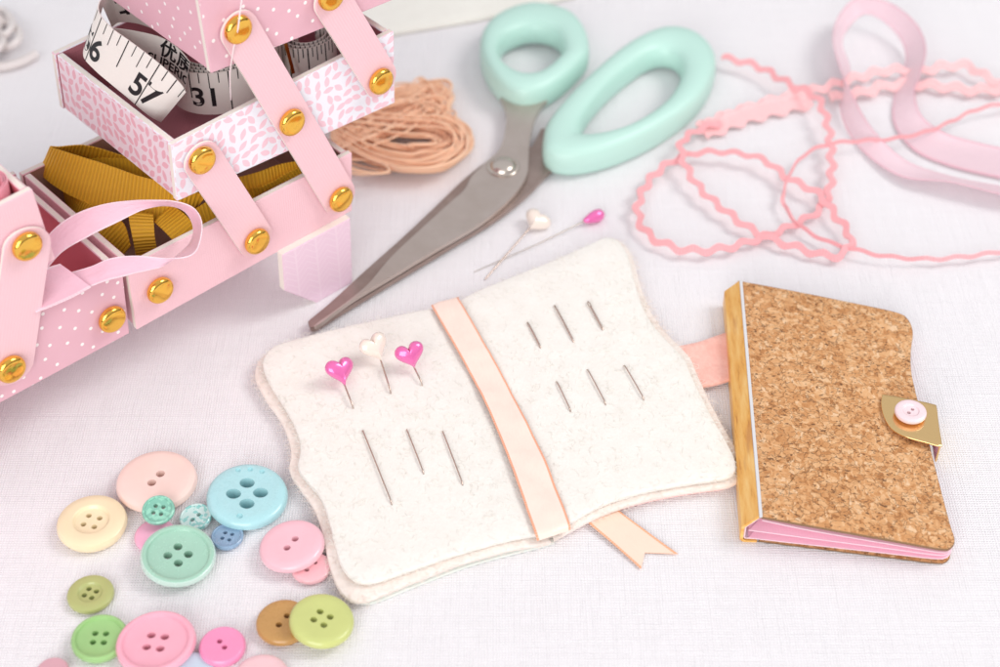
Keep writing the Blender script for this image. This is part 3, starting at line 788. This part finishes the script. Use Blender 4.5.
# doubled corner points keep the spine corners crisp
CFc = CF
poly_cover(CFc, zc, .075, [MAT['cork'], MAT['cover_edge']], 'front_cover')
base = [at(x_, y_, zc(x_, y_)) for x_, y_ in CF]
def drop(zl, zr, inset=.0, wob=0, th=.025, mats=None, name='page', label=None, dx=.04):
    """a leaf below the front cover: same outline in plan, at its own slope"""
    P = []
    c = sum(base, Vector()) / len(base)
    for (x_, y_), b in zip(CF, base):
        f = (zc(x_, y_) - ZL) / (ZR - ZL); q = c + (b - c) * (1 - inset) + Vector((dx * (1 - min(1, max(0, f))), 0, 0)); q.z = zl + (zr - zl) * (f ** (1 if not wob else wob)); P.append(q)
    P = resample(cat([P[0]] + P + [P[-1]], 4), .14) + [P[-1].lerp(P[0], k/30) for k in range(1, 30)]; bm = bmesh.new(); slab(bm, P, th, .008, 1, None, 0, 1)
    o = mk(name, bm, mats, cb, angle=50)
    if label: o['label'] = label
PP = [MAT['pink_page'], MAT['page_edge']]
drop(.90, .47, .006, .7, .03, PP); drop(.50, .37, .006, 1, .03, PP, dx=-.27); drop(.19, .23, .006, 1, .03, PP, dx=-.27)
drop(.06, .06, .004, 1, .045, [MAT['cork'], MAT['cover_edge']], 'back_cover')
# spine: chamfered profile swept from the near end to the far end
e0 = at(760, 517, 0); n0 = base[-1].copy(); f0 = base[0].copy(); ax = (f0 - n0); ax.z = 0; ax.normalize(); sd_ = Vector((ax.y, -ax.x, 0))
if sd_.x > 0: sd_ = -sd_
def sweep(prof, mat, name, e_in=0.0, e_out=0.0, label=None):
    bm = bmesh.new(); A = []; B = []
    for s, z in prof:
        p = Vector((n0.x, n0.y, 0)) + sd_*s + Vector((0, 0, z)) + ax*e_in; q = Vector((f0.x, f0.y, 0)) + sd_*s + Vector((0, 0, z)) - ax*e_out
        A.append(bm.verts.new(p)); B.append(bm.verts.new(q))
    k = len(prof); fs = []
    for i in range(k): fs.append(bm.faces.new((A[i], A[(i+1) % k], B[(i+1) % k], B[i])))
    bm.faces.new(A[::-1]); bm.faces.new(B)
    bmesh.ops.bevel(bm, geom=list(bm.edges), offset=.012, segments=2, affect='EDGES')
    o = mk(name, bm, mat, cb, angle=30)
    if label: o['label'] = label
t_ = .07
sweep([(.05, 1.07), (.46, .62), (.46, .10), (.36, .012), (0, .012), (0, .012+t_), (.33, .012+t_), (.46-t_, .13), (.46-t_, .60), (.03, 1.0)], MAT['wood'], 'spine')
sweep([(.02, .97), (.37, .59), (.37, .15), (.31, .10), (.05, .10), (.05, .13), (.29, .13), (.34, .17), (.34, .58), (.0, .94)], MAT['page_edge'], 'spine_lining', .04, .04)
sweep([(.05, 1.085), (-.04, 1.085), (-.04, 1.0), (.05, 1.0)], MAT['silver'], 'binding_edge')
# clasp
CL = [(882, 394), (898, 396.5), (916, 400), (934, 404), (937, 407), (939, 424), (942, 443), (940, 446), (925, 442), (910, 438), (900, 434), (891, 428), (885, 419), (882, 410), (881, 402)]
poly_cover(CL, lambda x_, y_: .84, .06, [MAT['goldfoil'], MAT['goldfoil']], 'clasp', .02)
bm = bmesh.new()
p = [at(935.5, 405.5, .84), at(941.5, 444.5, .84)]; d = (p[1] - p[0]).normalized(); sdn = Vector((-d.y, d.x, 0));
if sdn.x < 0: sdn = -sdn
q8 = []
for z in (.14, .80):
    q8 += [Vector((p[1].x, p[1].y, z)) - sdn*.06, Vector((p[1].x, p[1].y, z)), Vector((p[0].x, p[0].y, z)), Vector((p[0].x, p[0].y, z)) - sdn*.06]
hexa(bm, q8, (0, 0, 0, 0, 0, 1), .015)
mk('clasp_fold', bm, [MAT['goldfoil'], MAT['pink_page']], cb, angle=30)

# ------------------------------------------------------------------ buttons
def bmat(name, c, rough=.3, sss=.06, trans=0, glitter=None, coat=.5, mottle=.06, rim=None):
    m = M(name, c, rough, Coat_Weight=coat, Coat_Roughness=.12)
    m.set('Subsurface Weight', min(sss, .2)); m.b.inputs['Subsurface Radius'].default_value = (.002, .0018, .0018); m.b.inputs['Subsurface Scale'].default_value = .3
    if trans: m.set('Transmission Weight', trans)
    c = tuple(q*.88 + .12*(.35 + .65*max(c)) for q in c)
    n = m.noise(m.ob(), 1.8, 4); hi = tuple(min(1, q*(1+mottle)) for q in c); lo = tuple(q*(1-mottle*1.6) for q in c)
    col = m.mix(n, lo, hi)
    if glitter:
        d = m.n('TexVoronoi', {'Vector': m.ob(), 'Scale': 11}, 1); k = m.n('SeparateXYZ', {0: d})
        f = m.math('GREATER_THAN', k, .62)
        col = m.mix(f, col, glitter)
    if rim:
        o_ = m.n('SeparateXYZ', {0: m.ob()}); rr_ = m.math('SQRT', m.math('ADD', m.math('MULTIPLY', o_, o_), m.math('MULTIPLY', o_.node.outputs[1], o_.node.outputs[1])))
        col = m.mix(m.math('MULTIPLY', m.math('GREATER_THAN', rr_, rim[0]), m.math('LESS_THAN', rr_, rim[1])), col, rim[2])
    m.set('Roughness', m.math('ADD', m.math('MULTIPLY', m.noise(m.ob(), 5, 5, .7), .3), rough - .12))
    m.set('Base Color', col); m.bump(m.noise(m.ob(), 4, 3), .05, .02)
    return m.m
def boolean_cut(bm_a, cutters):
    me = bpy.data.meshes.new('a'); bm_a.to_mesh(me); bm_a.free(); oa = bpy.data.objects.new('a', me); COL.objects.link(oa)
    me2 = bpy.data.meshes.new('b'); cutters.to_mesh(me2); cutters.free(); ob = bpy.data.objects.new('b', me2); COL.objects.link(ob)
    md = oa.modifiers.new('m', 'BOOLEAN'); md.operation = 'DIFFERENCE'; md.object = ob; md.solver = 'EXACT'
    dg = bpy.context.evaluated_depsgraph_get(); dg.update()
    r_ = bpy.data.meshes.new_from_object(oa.evaluated_get(dg))
    for q in (oa, ob): bpy.data.objects.remove(q)
    bm = bmesh.new(); bm.from_mesh(r_); bpy.data.meshes.remove(r_); bpy.data.meshes.remove(me); bpy.data.meshes.remove(me2)
    return bm
def profile(kind, r, t):
    if kind == 'plain':    # softly domed disc with a rounded rim
        return [(0, 0), (r*.80, 0), (r*.93, t*.18), (r, t*.45), (r, t*.62), (r*.985, t*.78), (r*.95, t*.92), (r*.89, t), (r*.7, t), (r*.35, t*.975), (0, t*.97)]
    if kind == 'dish':     # round hollow in the middle
        return [(0, 0), (r*.78, 0), (r*.94, t*.2), (r, t*.5), (r*.995, t*.68), (r*.96, t*.86), (r*.88, t*.97), (r*.74, t), (r*.56, t), (r*.535, t*.99), (r*.515, t*.95), (r*.49, t*.84), (r*.47, t*.80), (r*.43, t*.785), (0, t*.80)]
    if kind == 'rim':      # raised rim, flat sunken face
        return [(0, 0), (r*.76, 0), (r*.92, t*.22), (r, t*.55), (r*.995, t*.76), (r*.965, t*.93), (r*.92, t), (r*.86, t*.995), (r*.835, t*.96), (r*.815, t*.86), (r*.80, t*.79), (r*.77, t*.77), (r*.4, t*.77), (0, t*.77)]
    if kind == 'bevel':    # flat top, wide slanted shoulder
        return [(0, 0), (r*.72, 0), (r*.9, t*.2), (r, t*.55), (r*.99, t*.72), (r*.95, t*.88), (r*.88, t*.96), (r*.80, t), (r*.5, t*.985), (0, t*.98)]
def button(px, wpx, z, t, kind, holes, hr, hd, mat, label, tilt=(0, 0), rot=0, oval=1.0, long_=1.0, dots=None, parent=None, seg=72):
    """px: centre of the top face in the photograph, z: its height, wpx: its width"""
    c = at(px[0], px[1], z); r = (at(px[0] + wpx/2, px[1], z) - at(px[0] - wpx/2, px[1], z)).length / 2
    bm = bmesh.new(); lathe(bm, profile(kind, r, t), seg, 1, oval)
    bmesh.ops.recalc_face_normals(bm, faces=bm.faces)
    cut = bmesh.new()
    for k in range(holes):
        a = 2*math.pi*k/holes + rot; cx, cy = math.cos(a)*hd*r, math.sin(a)*hd*r
        N = 20; A = []; B = []
        for j in range(N):
            q = 2*math.pi*j/N; vx, vy = math.cos(q)*hr*r*long_, math.sin(q)*hr*r
            vx, vy = vx*math.cos(rot*0) - vy*0, vy
            A.append(cut.verts.new((cx+vx, cy+vy, -.1))); B.append(cut.verts.new((cx+vx, cy+vy, t+.2)))
        cut.faces.new(A[::-1]); cut.faces.new(B)
        for j in range(N): cut.faces.new((A[j], A[(j+1) % N], B[(j+1) % N], B[j]))
    for dx, dy, dr in (dots or ()):
        bmesh.ops.create_uvsphere(cut, u_segments=14, v_segments=8, radius=dr*r, matrix=Matrix.Translation((dx*r, dy*r, t*1.0)))
    if holes: bm = boolean_cut(bm, cut)
    else: cut.free()
    # tiny chamfer round every hole comes from the sharp edge itself; move into place
    Mx = Matrix.Rotation(tilt[0], 3, 'X') @ Matrix.Rotation(tilt[1], 3, 'Y')
    bot = c - Mx @ Vector((0, 0, t))
    if parent is None:
        for v in bm.verts: v.co = v.co
        o = mk('button', bm, mat, None, local=True, angle=32)
        o.location = bot * CM; o.rotation_euler = Mx.to_euler()
        tag(o, label, 'button', 'loose sewing buttons in front of the felt book')
    else:
        for v in bm.verts: v.co = Mx @ v.co + bot
        o = mk('button', bm, mat, parent, angle=32)
    return o
H = hexc
button((156, 478), 81, .40, .40, 'bevel', 2, .11, .17, bmat('peach_resin', H('fad6ca')), 'large peach button with two holes, lower edge under a small glittery teal button', rot=1.05)
button((91, 519), 70, .42, .42, 'dish', 4, .085, .24, bmat('cream_resin', H('f7e2b4'), .38), 'cream yellow button with a round dish and four holes, leftmost of all', rot=.5)
button((158, 509), 33, .60, .2, 'rim', 4, .14, .34, bmat('teal_glitter', H('7fcfb5'), .3, .2, .15, H('a6e6cd')), 'small teal glittery button leaning on the large peach button', rot=.6, tilt=(.22, .0))
button((155, 534), 42, .2, .2, 'plain', 0, .1, .2, bmat('candy_pink', H('f6a9c9')), 'pink button mostly hidden under the mint green rimmed button')
button((178, 553), 75, .50, .34, 'rim', 4, .12, .27, bmat('mint_resin', H('a5d9bf'), .22, .3, .1, rim=(.92, 1.06, H('d3eee2'))), 'mint green button with a pale raised rim and four holes', rot=.15, tilt=(.05, .1))
button((195, 516), 33, .24, .22, 'rim', 2, .14, .25, bmat('clear_glitter', H('d8f3ee'), .2, .2, .12, H('9fdcd6')), 'small clear button full of teal glitter beside the large light blue button', rot=.8, tilt=(.1, -.1))
button((227, 535), 33, .22, .2, 'rim', 4, .13, .32, bmat('blue_resin', H('8fb6d8'), .22, .3, .2), 'small denim blue button under the edge of the large light blue button', rot=.5)
button((247, 493), 81, .46, .40, 'plain', 4, .155, .33, bmat('sky_resin', H('a6dde2'), .25), 'large light blue button with four oblong holes and small rim dots', rot=.1, long_=1.2, tilt=(.04, .06), dots=[(-.3, .72, .07), (.0, .76, .07), (.3, .70, .07), (-.1, -.72, .08)])
button((291, 543), 66, .50, .32, 'plain', 2, .11, .2, bmat('baby_pink_resin', H('f9bcc8')), 'baby pink two hole button propped tilted on a smaller pink one', rot=1.0, tilt=(-.02, -.1))
button((311, 566), 40, .22, .2, 'plain', 2, .12, .3, bmat('small_pink_resin', H('f7b7bf')), 'small pink button under the tilted baby pink button beside the felt page', rot=.9)
button((90, 592), 47, .24, .24, 'dish', 4, .12, .26, bmat('olive_resin', H('bcc26a'), .3, .2, .1), 'small olive green button with four holes above the leaf green button', rot=.4)
button((99, 636), 57, .32, .32, 'rim', 4, .115, .27, bmat('green_resin', H('93c76d')), 'leaf green button with a raised rim, partly under the pink oval button', rot=.75)
button((155, 640), 81, .48, .36, 'rim', 4, .09, .25, bmat('rose_resin', H('f7a3b8')), 'large pink oval button with raised rim and four holes', rot=.6, oval=.93, long_=1.25, tilt=(.03, -.07))
button((222, 644), 47, .34, .3, 'plain', 2, .12, .2, bmat('hot_pink_resin', H('f77fb4')), 'hot pink button with two holes between the pink oval and mustard buttons', rot=-.9)
button((192, 669), 44, .2, .2, 'plain', 0, .1, .2, bmat('ice_blue_resin', H('c3d6e6')), 'pale blue button peeking out from under the pink oval button')
button((261, 676), 56, .22, .22, 'plain', 2, .1, .2, bmat('blush_resin', H('f0bfc4')), 'blush pink button cut off by the lower picture edge below the hot pink one')
button((52, 670), 33, .2, .2, 'plain', 2, .1, .2, bmat('dusky_resin', H('d79aa6')), 'dusky pink button at the lower left below the leaf green button')
button((283, 620), 55, .3, .28, 'plain', 2, .12, .24, bmat('amber_resin', H('c08616'), .25), 'mustard brown button partly under the lime green button', rot=1.0)
button((322, 618), 65, .56, .32, 'plain', 4, .11, .26, bmat('lime_resin', H('c9d06c')), 'lime green four hole button overlapping the mustard brown one', rot=.3, tilt=(-.0, .13))
button((911, 410), 32, 1.06, .18, 'dish', 2, .12, .2, bmat('rose_quartz_resin', H('f8d9de'), .25), None, rot=.8, parent=cb, seg=48)

# ------------------------------------------------------------------ scissors
sc = empty('scissors', at(505, 170, 0), 'fabric scissors with mint green handles lying closed on the cloth', 'scissors')
def blade(top_px, z, th, edge=None, name='blade', bev=.035):
    P = resample(cat(ats(top_px, z), 5, True), .2, True); bm = bmesh.new()
    slab(bm, P, th, bev, 1); return mk(name, bm, MAT['steel'], sc, angle=25)
def flatblade(px, z, th, ridge=None, zr=0.0):
    """blade card with a ground bevel: outline polygon, plus an inner ridge line raised by zr"""
    P = ats(px, z); bm = bmesh.new(); n = len(P)
    a = [bm.verts.new(p) for p in P]; b = [bm.verts.new(p - Vector((0, 0, th))) for p in P]
    f = bm.faces.new(a); bm.faces.new(b[::-1])
    for i in range(n): bm.faces.new((a[i], b[i], b[(i+1) % n], a[(i+1) % n]))
    bmesh.ops.bevel(bm, geom=list(f.edges), offset=.03, segments=2, affect='EDGES')
    return bm
def smooth_px(pts, n=5): return [(p.x, p.y) for p in cat([Vector((x_, y_, 0)) for x_, y_ in pts], n)]
# lower blade (carries the right handle)
up = smooth_px([(308, 321), (330, 303), (366, 270), (402, 238), (436, 206), (462, 181), (480, 166)])
lo = smooth_px([(556, 166), (545, 175), (533, 188), (515, 204), (490, 222), (450, 246), (400, 276), (350, 306), (318, 326), (310, 327)])
lower = up + [(505, 150), (533, 147), (541, 128), (552, 128), (558, 148), (572, 168), (566, 171)] + lo
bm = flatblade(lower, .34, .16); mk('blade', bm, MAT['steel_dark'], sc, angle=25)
# upper blade (carries the left handle)
u2 = smooth_px([(314, 325), (345, 303), (369, 283), (394, 254), (444, 208), (464, 190), (472, 176), (486, 162), (499, 150), (505, 132), (506, 112), (500, 97)])
l2 = smooth_px([(554, 92), (547, 100), (539, 110), (533, 124), (529.5, 143), (528.5, 160), (527, 174), (518, 190), (500, 208), (474, 227), (436, 249), (398, 272), (350, 301), (322, 322), (316, 326)])
bm = flatblade(u2 + l2, .52, .15); mk('blade', bm, MAT['steel'], sc, angle=25)
bm = bmesh.new()
lathe(bm, [(0, 0), (.52, 0), (.54, .03), (.50, .06), (.45, .055), (.44, .035), (.42, .04), (.40, .09), (.33, .15), (.2, .19), (0, .205)], 40)
c = at(503, 167, .52)
for v in bm.verts: v.co += c
mk('pivot_screw', bm, MAT['screw'], sc, angle=50)
def handle(out_px, zo, hw, hh, zc_, name='handle', wf=None, inner=None):
    if inner:
        ix = sum(p[0] for p in inner)/len(inner); iy = sum(p[1] for p in inner)/len(inner); inner = [(ix + (a-ix)*.9, iy + (b-iy)*.9) for a, b in inner]
        Q = cat(ats(inner, zo), 6, True)
    P = cat(ats(out_px, zo), 6, True) if inner else resample(cat(ats(out_px, zo), 6, True), .28, True); n = len(P)
    c = sum(P, Vector()) / n; bm = bmesh.new(); rows = []
    for i, p in enumerate(P):
        t = (P[(i+1) % n] - P[i-1]).normalized(); inn = Vector((-t.y, t.x, 0))
        if inn.dot(c - p) < 0: inn = -inn
        w = hw * (wf(i/n, p) if wf else 1)
        row = []
        for k in range(16):
            a = 2*math.pi*k/16; ca, sa = math.cos(a), math.sin(a)
            px_ = math.copysign(abs(ca)**.66, ca); pz_ = math.copysign(abs(sa)**.62, sa)
            if inner: inn = Q[i] - p; w = inn.length / 2; inn.normalize()
            row.append(bm.verts.new(Vector((p.x, p.y, zc_)) + inn * (w - px_*w) + Vector((0, 0, pz_*hh))))
        rows.append(row)
    for i in range(n):
        A, B = rows[i], rows[(i+1) % n]
        for k in range(16): bm.faces.new((A[k], A[(k+1) % 16], B[(k+1) % 16], B[k]))
    for _ in range(6): bmesh.ops.smooth_vert(bm, verts=bm.verts, factor=.4, use_axis_x=True, use_axis_y=True, use_axis_z=False)
    return mk(name, bm, MAT['mint'], sc, angle=80)
OUT1 = [(550, 9), (574, 18), (587, 36), (590, 57), (580, 70), (565, 84), (546, 96), (523, 101), (503, 94), (488, 78), (479, 56), (483, 34), (499, 18), (526, 8)]
IN1 = [(546, 33), (558, 38), (564, 48), (565, 58), (559, 66), (549, 75), (537, 81), (521, 81), (507, 75), (499, 67), (496, 57), (500, 46), (510, 38), (528, 32)]
handle(OUT1, .75, .57, .58, .66, inner=IN1)
OUT2 = [(541, 150), (544, 132), (560, 110), (585, 85), (615, 58), (645, 39), (672, 31), (700, 38), (716, 58), (715, 80), (700, 105), (672, 127), (640, 145), (608, 158), (578, 165), (557, 165), (544, 160)]
IN2 = [(577, 140), (579, 129), (589, 112), (612, 86), (639, 64), (657, 54), (673, 54), (684, 62), (686, 77), (679, 94), (663, 113), (637, 131), (614, 140), (597, 143), (586, 144), (580, 143), (577, 142)]
handle(OUT2, .7, .56, .58, .62, inner=IN2)

# ------------------------------------------------------------------ apricot thread skein
bm = bmesh.new(); random.seed(11)
rn = random.uniform
for k in range(120):
    z = rn(.1, .9); grp = random.random()
    if grp < .28:      # upper bundle
        y0 = rn(86, 108); xr = rn(428, 455); yr = y0 + rn(-8, 14)
        P = [(338, y0 + rn(15, 35)), (372, y0 + rn(4, 14)), (405, y0 + rn(-6, 6)), (xr - 12, yr - 6), (xr, yr + rn(0, 5)), (xr - 10, yr + rn(8, 16)), (410, y0 + rn(14, 28)), (372, y0 + rn(26, 44)), (336, y0 + rn(40, 56))]
    elif grp < .93:    # lower bundle, long U
        q = random.random(); yt = 134 - 20*q + rn(-3, 3); yb = 146 + 24*q + rn(-3, 3); xr = 436 + 34*q + rn(-5, 5); ym = 138 + rn(-5, 5)
        P = [(332, yt - 6), (365, yt - 3), (400, yt + 1), (xr - 24, yt + 2), (xr - 6, (yt + ym)/2), (xr, ym + 2), (xr - 7, (yb + ym)/2 + 1), (xr - 28, yb - 2), (410, yb), (385, yb - 4), (360, yb - 14), (332, yb - 30)]
    else:
        y0 = rn(160, 168)
        P = [(338, y0 - 14), (350, y0 - 4), (375, y0 + rn(-4, 4)), (390, y0 + rn(4, 8)), (376, y0 + 12), (355, y0 + 8), (340, y0 + 0)]
    pts = [at(a + rn(-2, 2), min(b, 174), max(.06, z*(.75 + .25*math.sin(i*.6 + k)) + .06)) for i, (a, b) in enumerate(P)]
    tube(bm, cat(pts, 7), rn(.032, .044), 6)
tag(mk('thread_skein', bm, MAT['thread'], angle=70), 'apricot orange thread skein lying loose behind the sewing box', 'thread')

# ------------------------------------------------------------------ rickrack trims
def rick(paths, mat, name, label, group=None):
    bm = bmesh.new()
    for pts, w, amp, per, flat in paths:
        C = resample(cat([at(*p) for p in pts], 8), .07); N = len(C); A = []; B = []; us = 0
        for i in range(N):
            t = (C[min(i+1, N-1)] - C[max(i-1, 0)]).normalized(); sd = Vector((-t.y, t.x, 0)).normalized()
            f = flat(i/(N-1)) if callable(flat) else flat
            f = f * math.tanh(sd.y * 4)
            wv = (sd * math.cos(f) + Vector((0, 0, 1)) * math.sin(f))
            off = amp * math.sin(2*math.pi*us/per); us += .07
            mid = C[i] + wv * off; A.append(mid - wv * w/2); B.append(mid + wv * w/2)
        lowz = min(min(a.z for a in A), min(b.z for b in B))
        dz = max(0, .03 - lowz)
        for v in A + B: v.z += 0
        for v in A + B: v.z = max(v.z, .03)
        strip(bm, A, B, .05, 1, 2, smooth=False)
    return tag(mk(name, bm, MAT[mat], uv=False, angle=60), label, 'trim', group)
G = 'rickrack trims behind the cork book'
T1 = [(722, 57, .5), (757, 66, .5), (790, 84, .6), (816, 97, .7), (827, 122, .6), (831, 150, .5), (831, 180, .4), (822, 207, .3), (795, 224, .25), (760, 238, .3), (720, 249, .35), (680, 249, .35), (647, 233, .35), (638, 205, .4), (655, 174, .4), (687, 155, .45), (725, 152, .5), (762, 159, .5), (788, 178, .45), (816, 192, .45), (833, 212, .4), (851, 240, .35), (836, 256, .3), (802, 249, .3), (758, 233, .35), (726, 211, .4), (700, 188, .45), (684, 162, .55), (682, 142, .6), (698, 130, .5), (720, 122, .4)]
rick([(T1, .23, .08, .84, lambda t: .35 + .3*math.sin(t*19))], 'rick', 'rickrack_trim', 'coral rickrack trim tangled in loops beside the scissor handle', G)
T2 = [(705, 126, .3), (740, 112, .3), (775, 100, .35), (808, 92, .4), (835, 84, .4), (862, 76, .4), (890, 70, .4), (920, 71, .4), (945, 66, .4), (968, 66, .4), (985, 76, .4), (1010, 86, .3), (1060, 92, .3)]
T2b = [(830, 98, .3), (860, 93, .3), (885, 86, .3), (910, 84, .3), (940, 86, .3), (975, 90, .3), (1010, 88, .3), (1060, 84, .3)]
T2c = [(702, 132, .25), (735, 118, .25), (775, 107, .25), (810, 99, .25)]
rick([(T2, .30, .09, .85, .6), (T2b, .38, .11, .9, .3), (T2c, .75, .10, .85, .25)], 'rick_pale', 'rickrack_trim', 'paler wide rickrack trim running to the right behind the coral loops', G)
T3 = [(1060, 92, .5), (1005, 103, .5), (975, 110, .5), (952, 121, .5), (925, 132, .5), (890, 139, .5), (855, 141, .5), (825, 145, .55), (802, 157, .5), (787, 180, .4), (784, 203, .35), (798, 224, .3), (824, 240, .3), (850, 248, .35), (885, 256, .35), (930, 259, .3), (970, 256, .3), (1010, 250, .3), (1060, 240, .3)]
rick([(T3, .13, .035, 1.0, lambda t: 1.5 - (.9 if t > .8 or t < .12 else 0))], 'rick', 'rickrack_trim', 'thin rickrack trim on its edge curving across to the right picture edge', G)

# soft pink ribbon at the upper right
bm = bmesh.new()
A = [(1060, 196, .1), (1000, 186, .1), (950, 176, .15), (905, 160, .3), (872, 128, .6), (851, 92, .9), (838, 62, 1.0), (833, 36, 1.1), (840, 14, 1.2), (858, -2, 1.3), (888, 2, 1.2), (915, 22, 1.1), (926, 48, 1.0), (920, 76, .9), (915, 92, .7), (922, 116, .5), (945, 133, .3), (975, 142, .2), (1010, 150, .15), (1060, 162, .15)]
B = [(1060, 204, .6), (1000, 194, .6), (950, 182, .6), (900, 176, .3), (858, 146, .1), (840, 108, .1), (850, 72, .1), (842, 44, .3), (848, 28, .5), (864, 14, .6), (882, 20, .5), (900, 38, .3), (906, 58, .1), (900, 80, .1), (894, 98, .1), (894, 124, .1), (914, 150, .1), (950, 166, .1), (1000, 178, .1), (1060, 190, .1)]
strip(bm, ats(A), ats(B), .03, 8, 4)
tag(mk('soft_ribbon', bm, MAT['sheer'], uv=False, angle=60), 'soft pale pink ribbon curled in a loop at the upper right', 'ribbon')

# ------------------------------------------------------------------ far background
bm = bmesh.new()
slab(bm, resample(ats([(355, 38, .2), (402, 31, .2), (450, 23, .2), (500, 14, .2), (540, 4, .2), (600, -12, .2), (580, -80, .2), (340, -80, .2)]), .3, True), .18, .06, 6)
tag(mk('felt_sheet', bm, MAT['cream_sheet'], angle=60), 'cream felt sheet with a slanted edge behind the scissors', 'felt sheet')
bm = bmesh.new(); random.seed(3)
for k in range(5):
    cx, cy, rx, ry = rn(-22, -2), rn(22, 50), rn(10, 24), rn(8, 20); ph = rn(0, 6)
    tube(bm, cat([at(cx + rx*math.cos(a+ph), cy + ry*math.sin(a+ph), .2 + .35*(1+math.sin(a*2+k))) for a in [j*.6 for j in range(10)]], 6), .14, 8)
tube(bm, cat(ats([(-30, 62, .2), (0, 67, .2), (22, 62, .2), (36, 54, .2)]), 8), .17, 8)
tag(mk('cord_bundle', bm, MAT['grey_cord'], angle=70), 'blurred bundle of grey beige cord at the far upper left', 'cord')
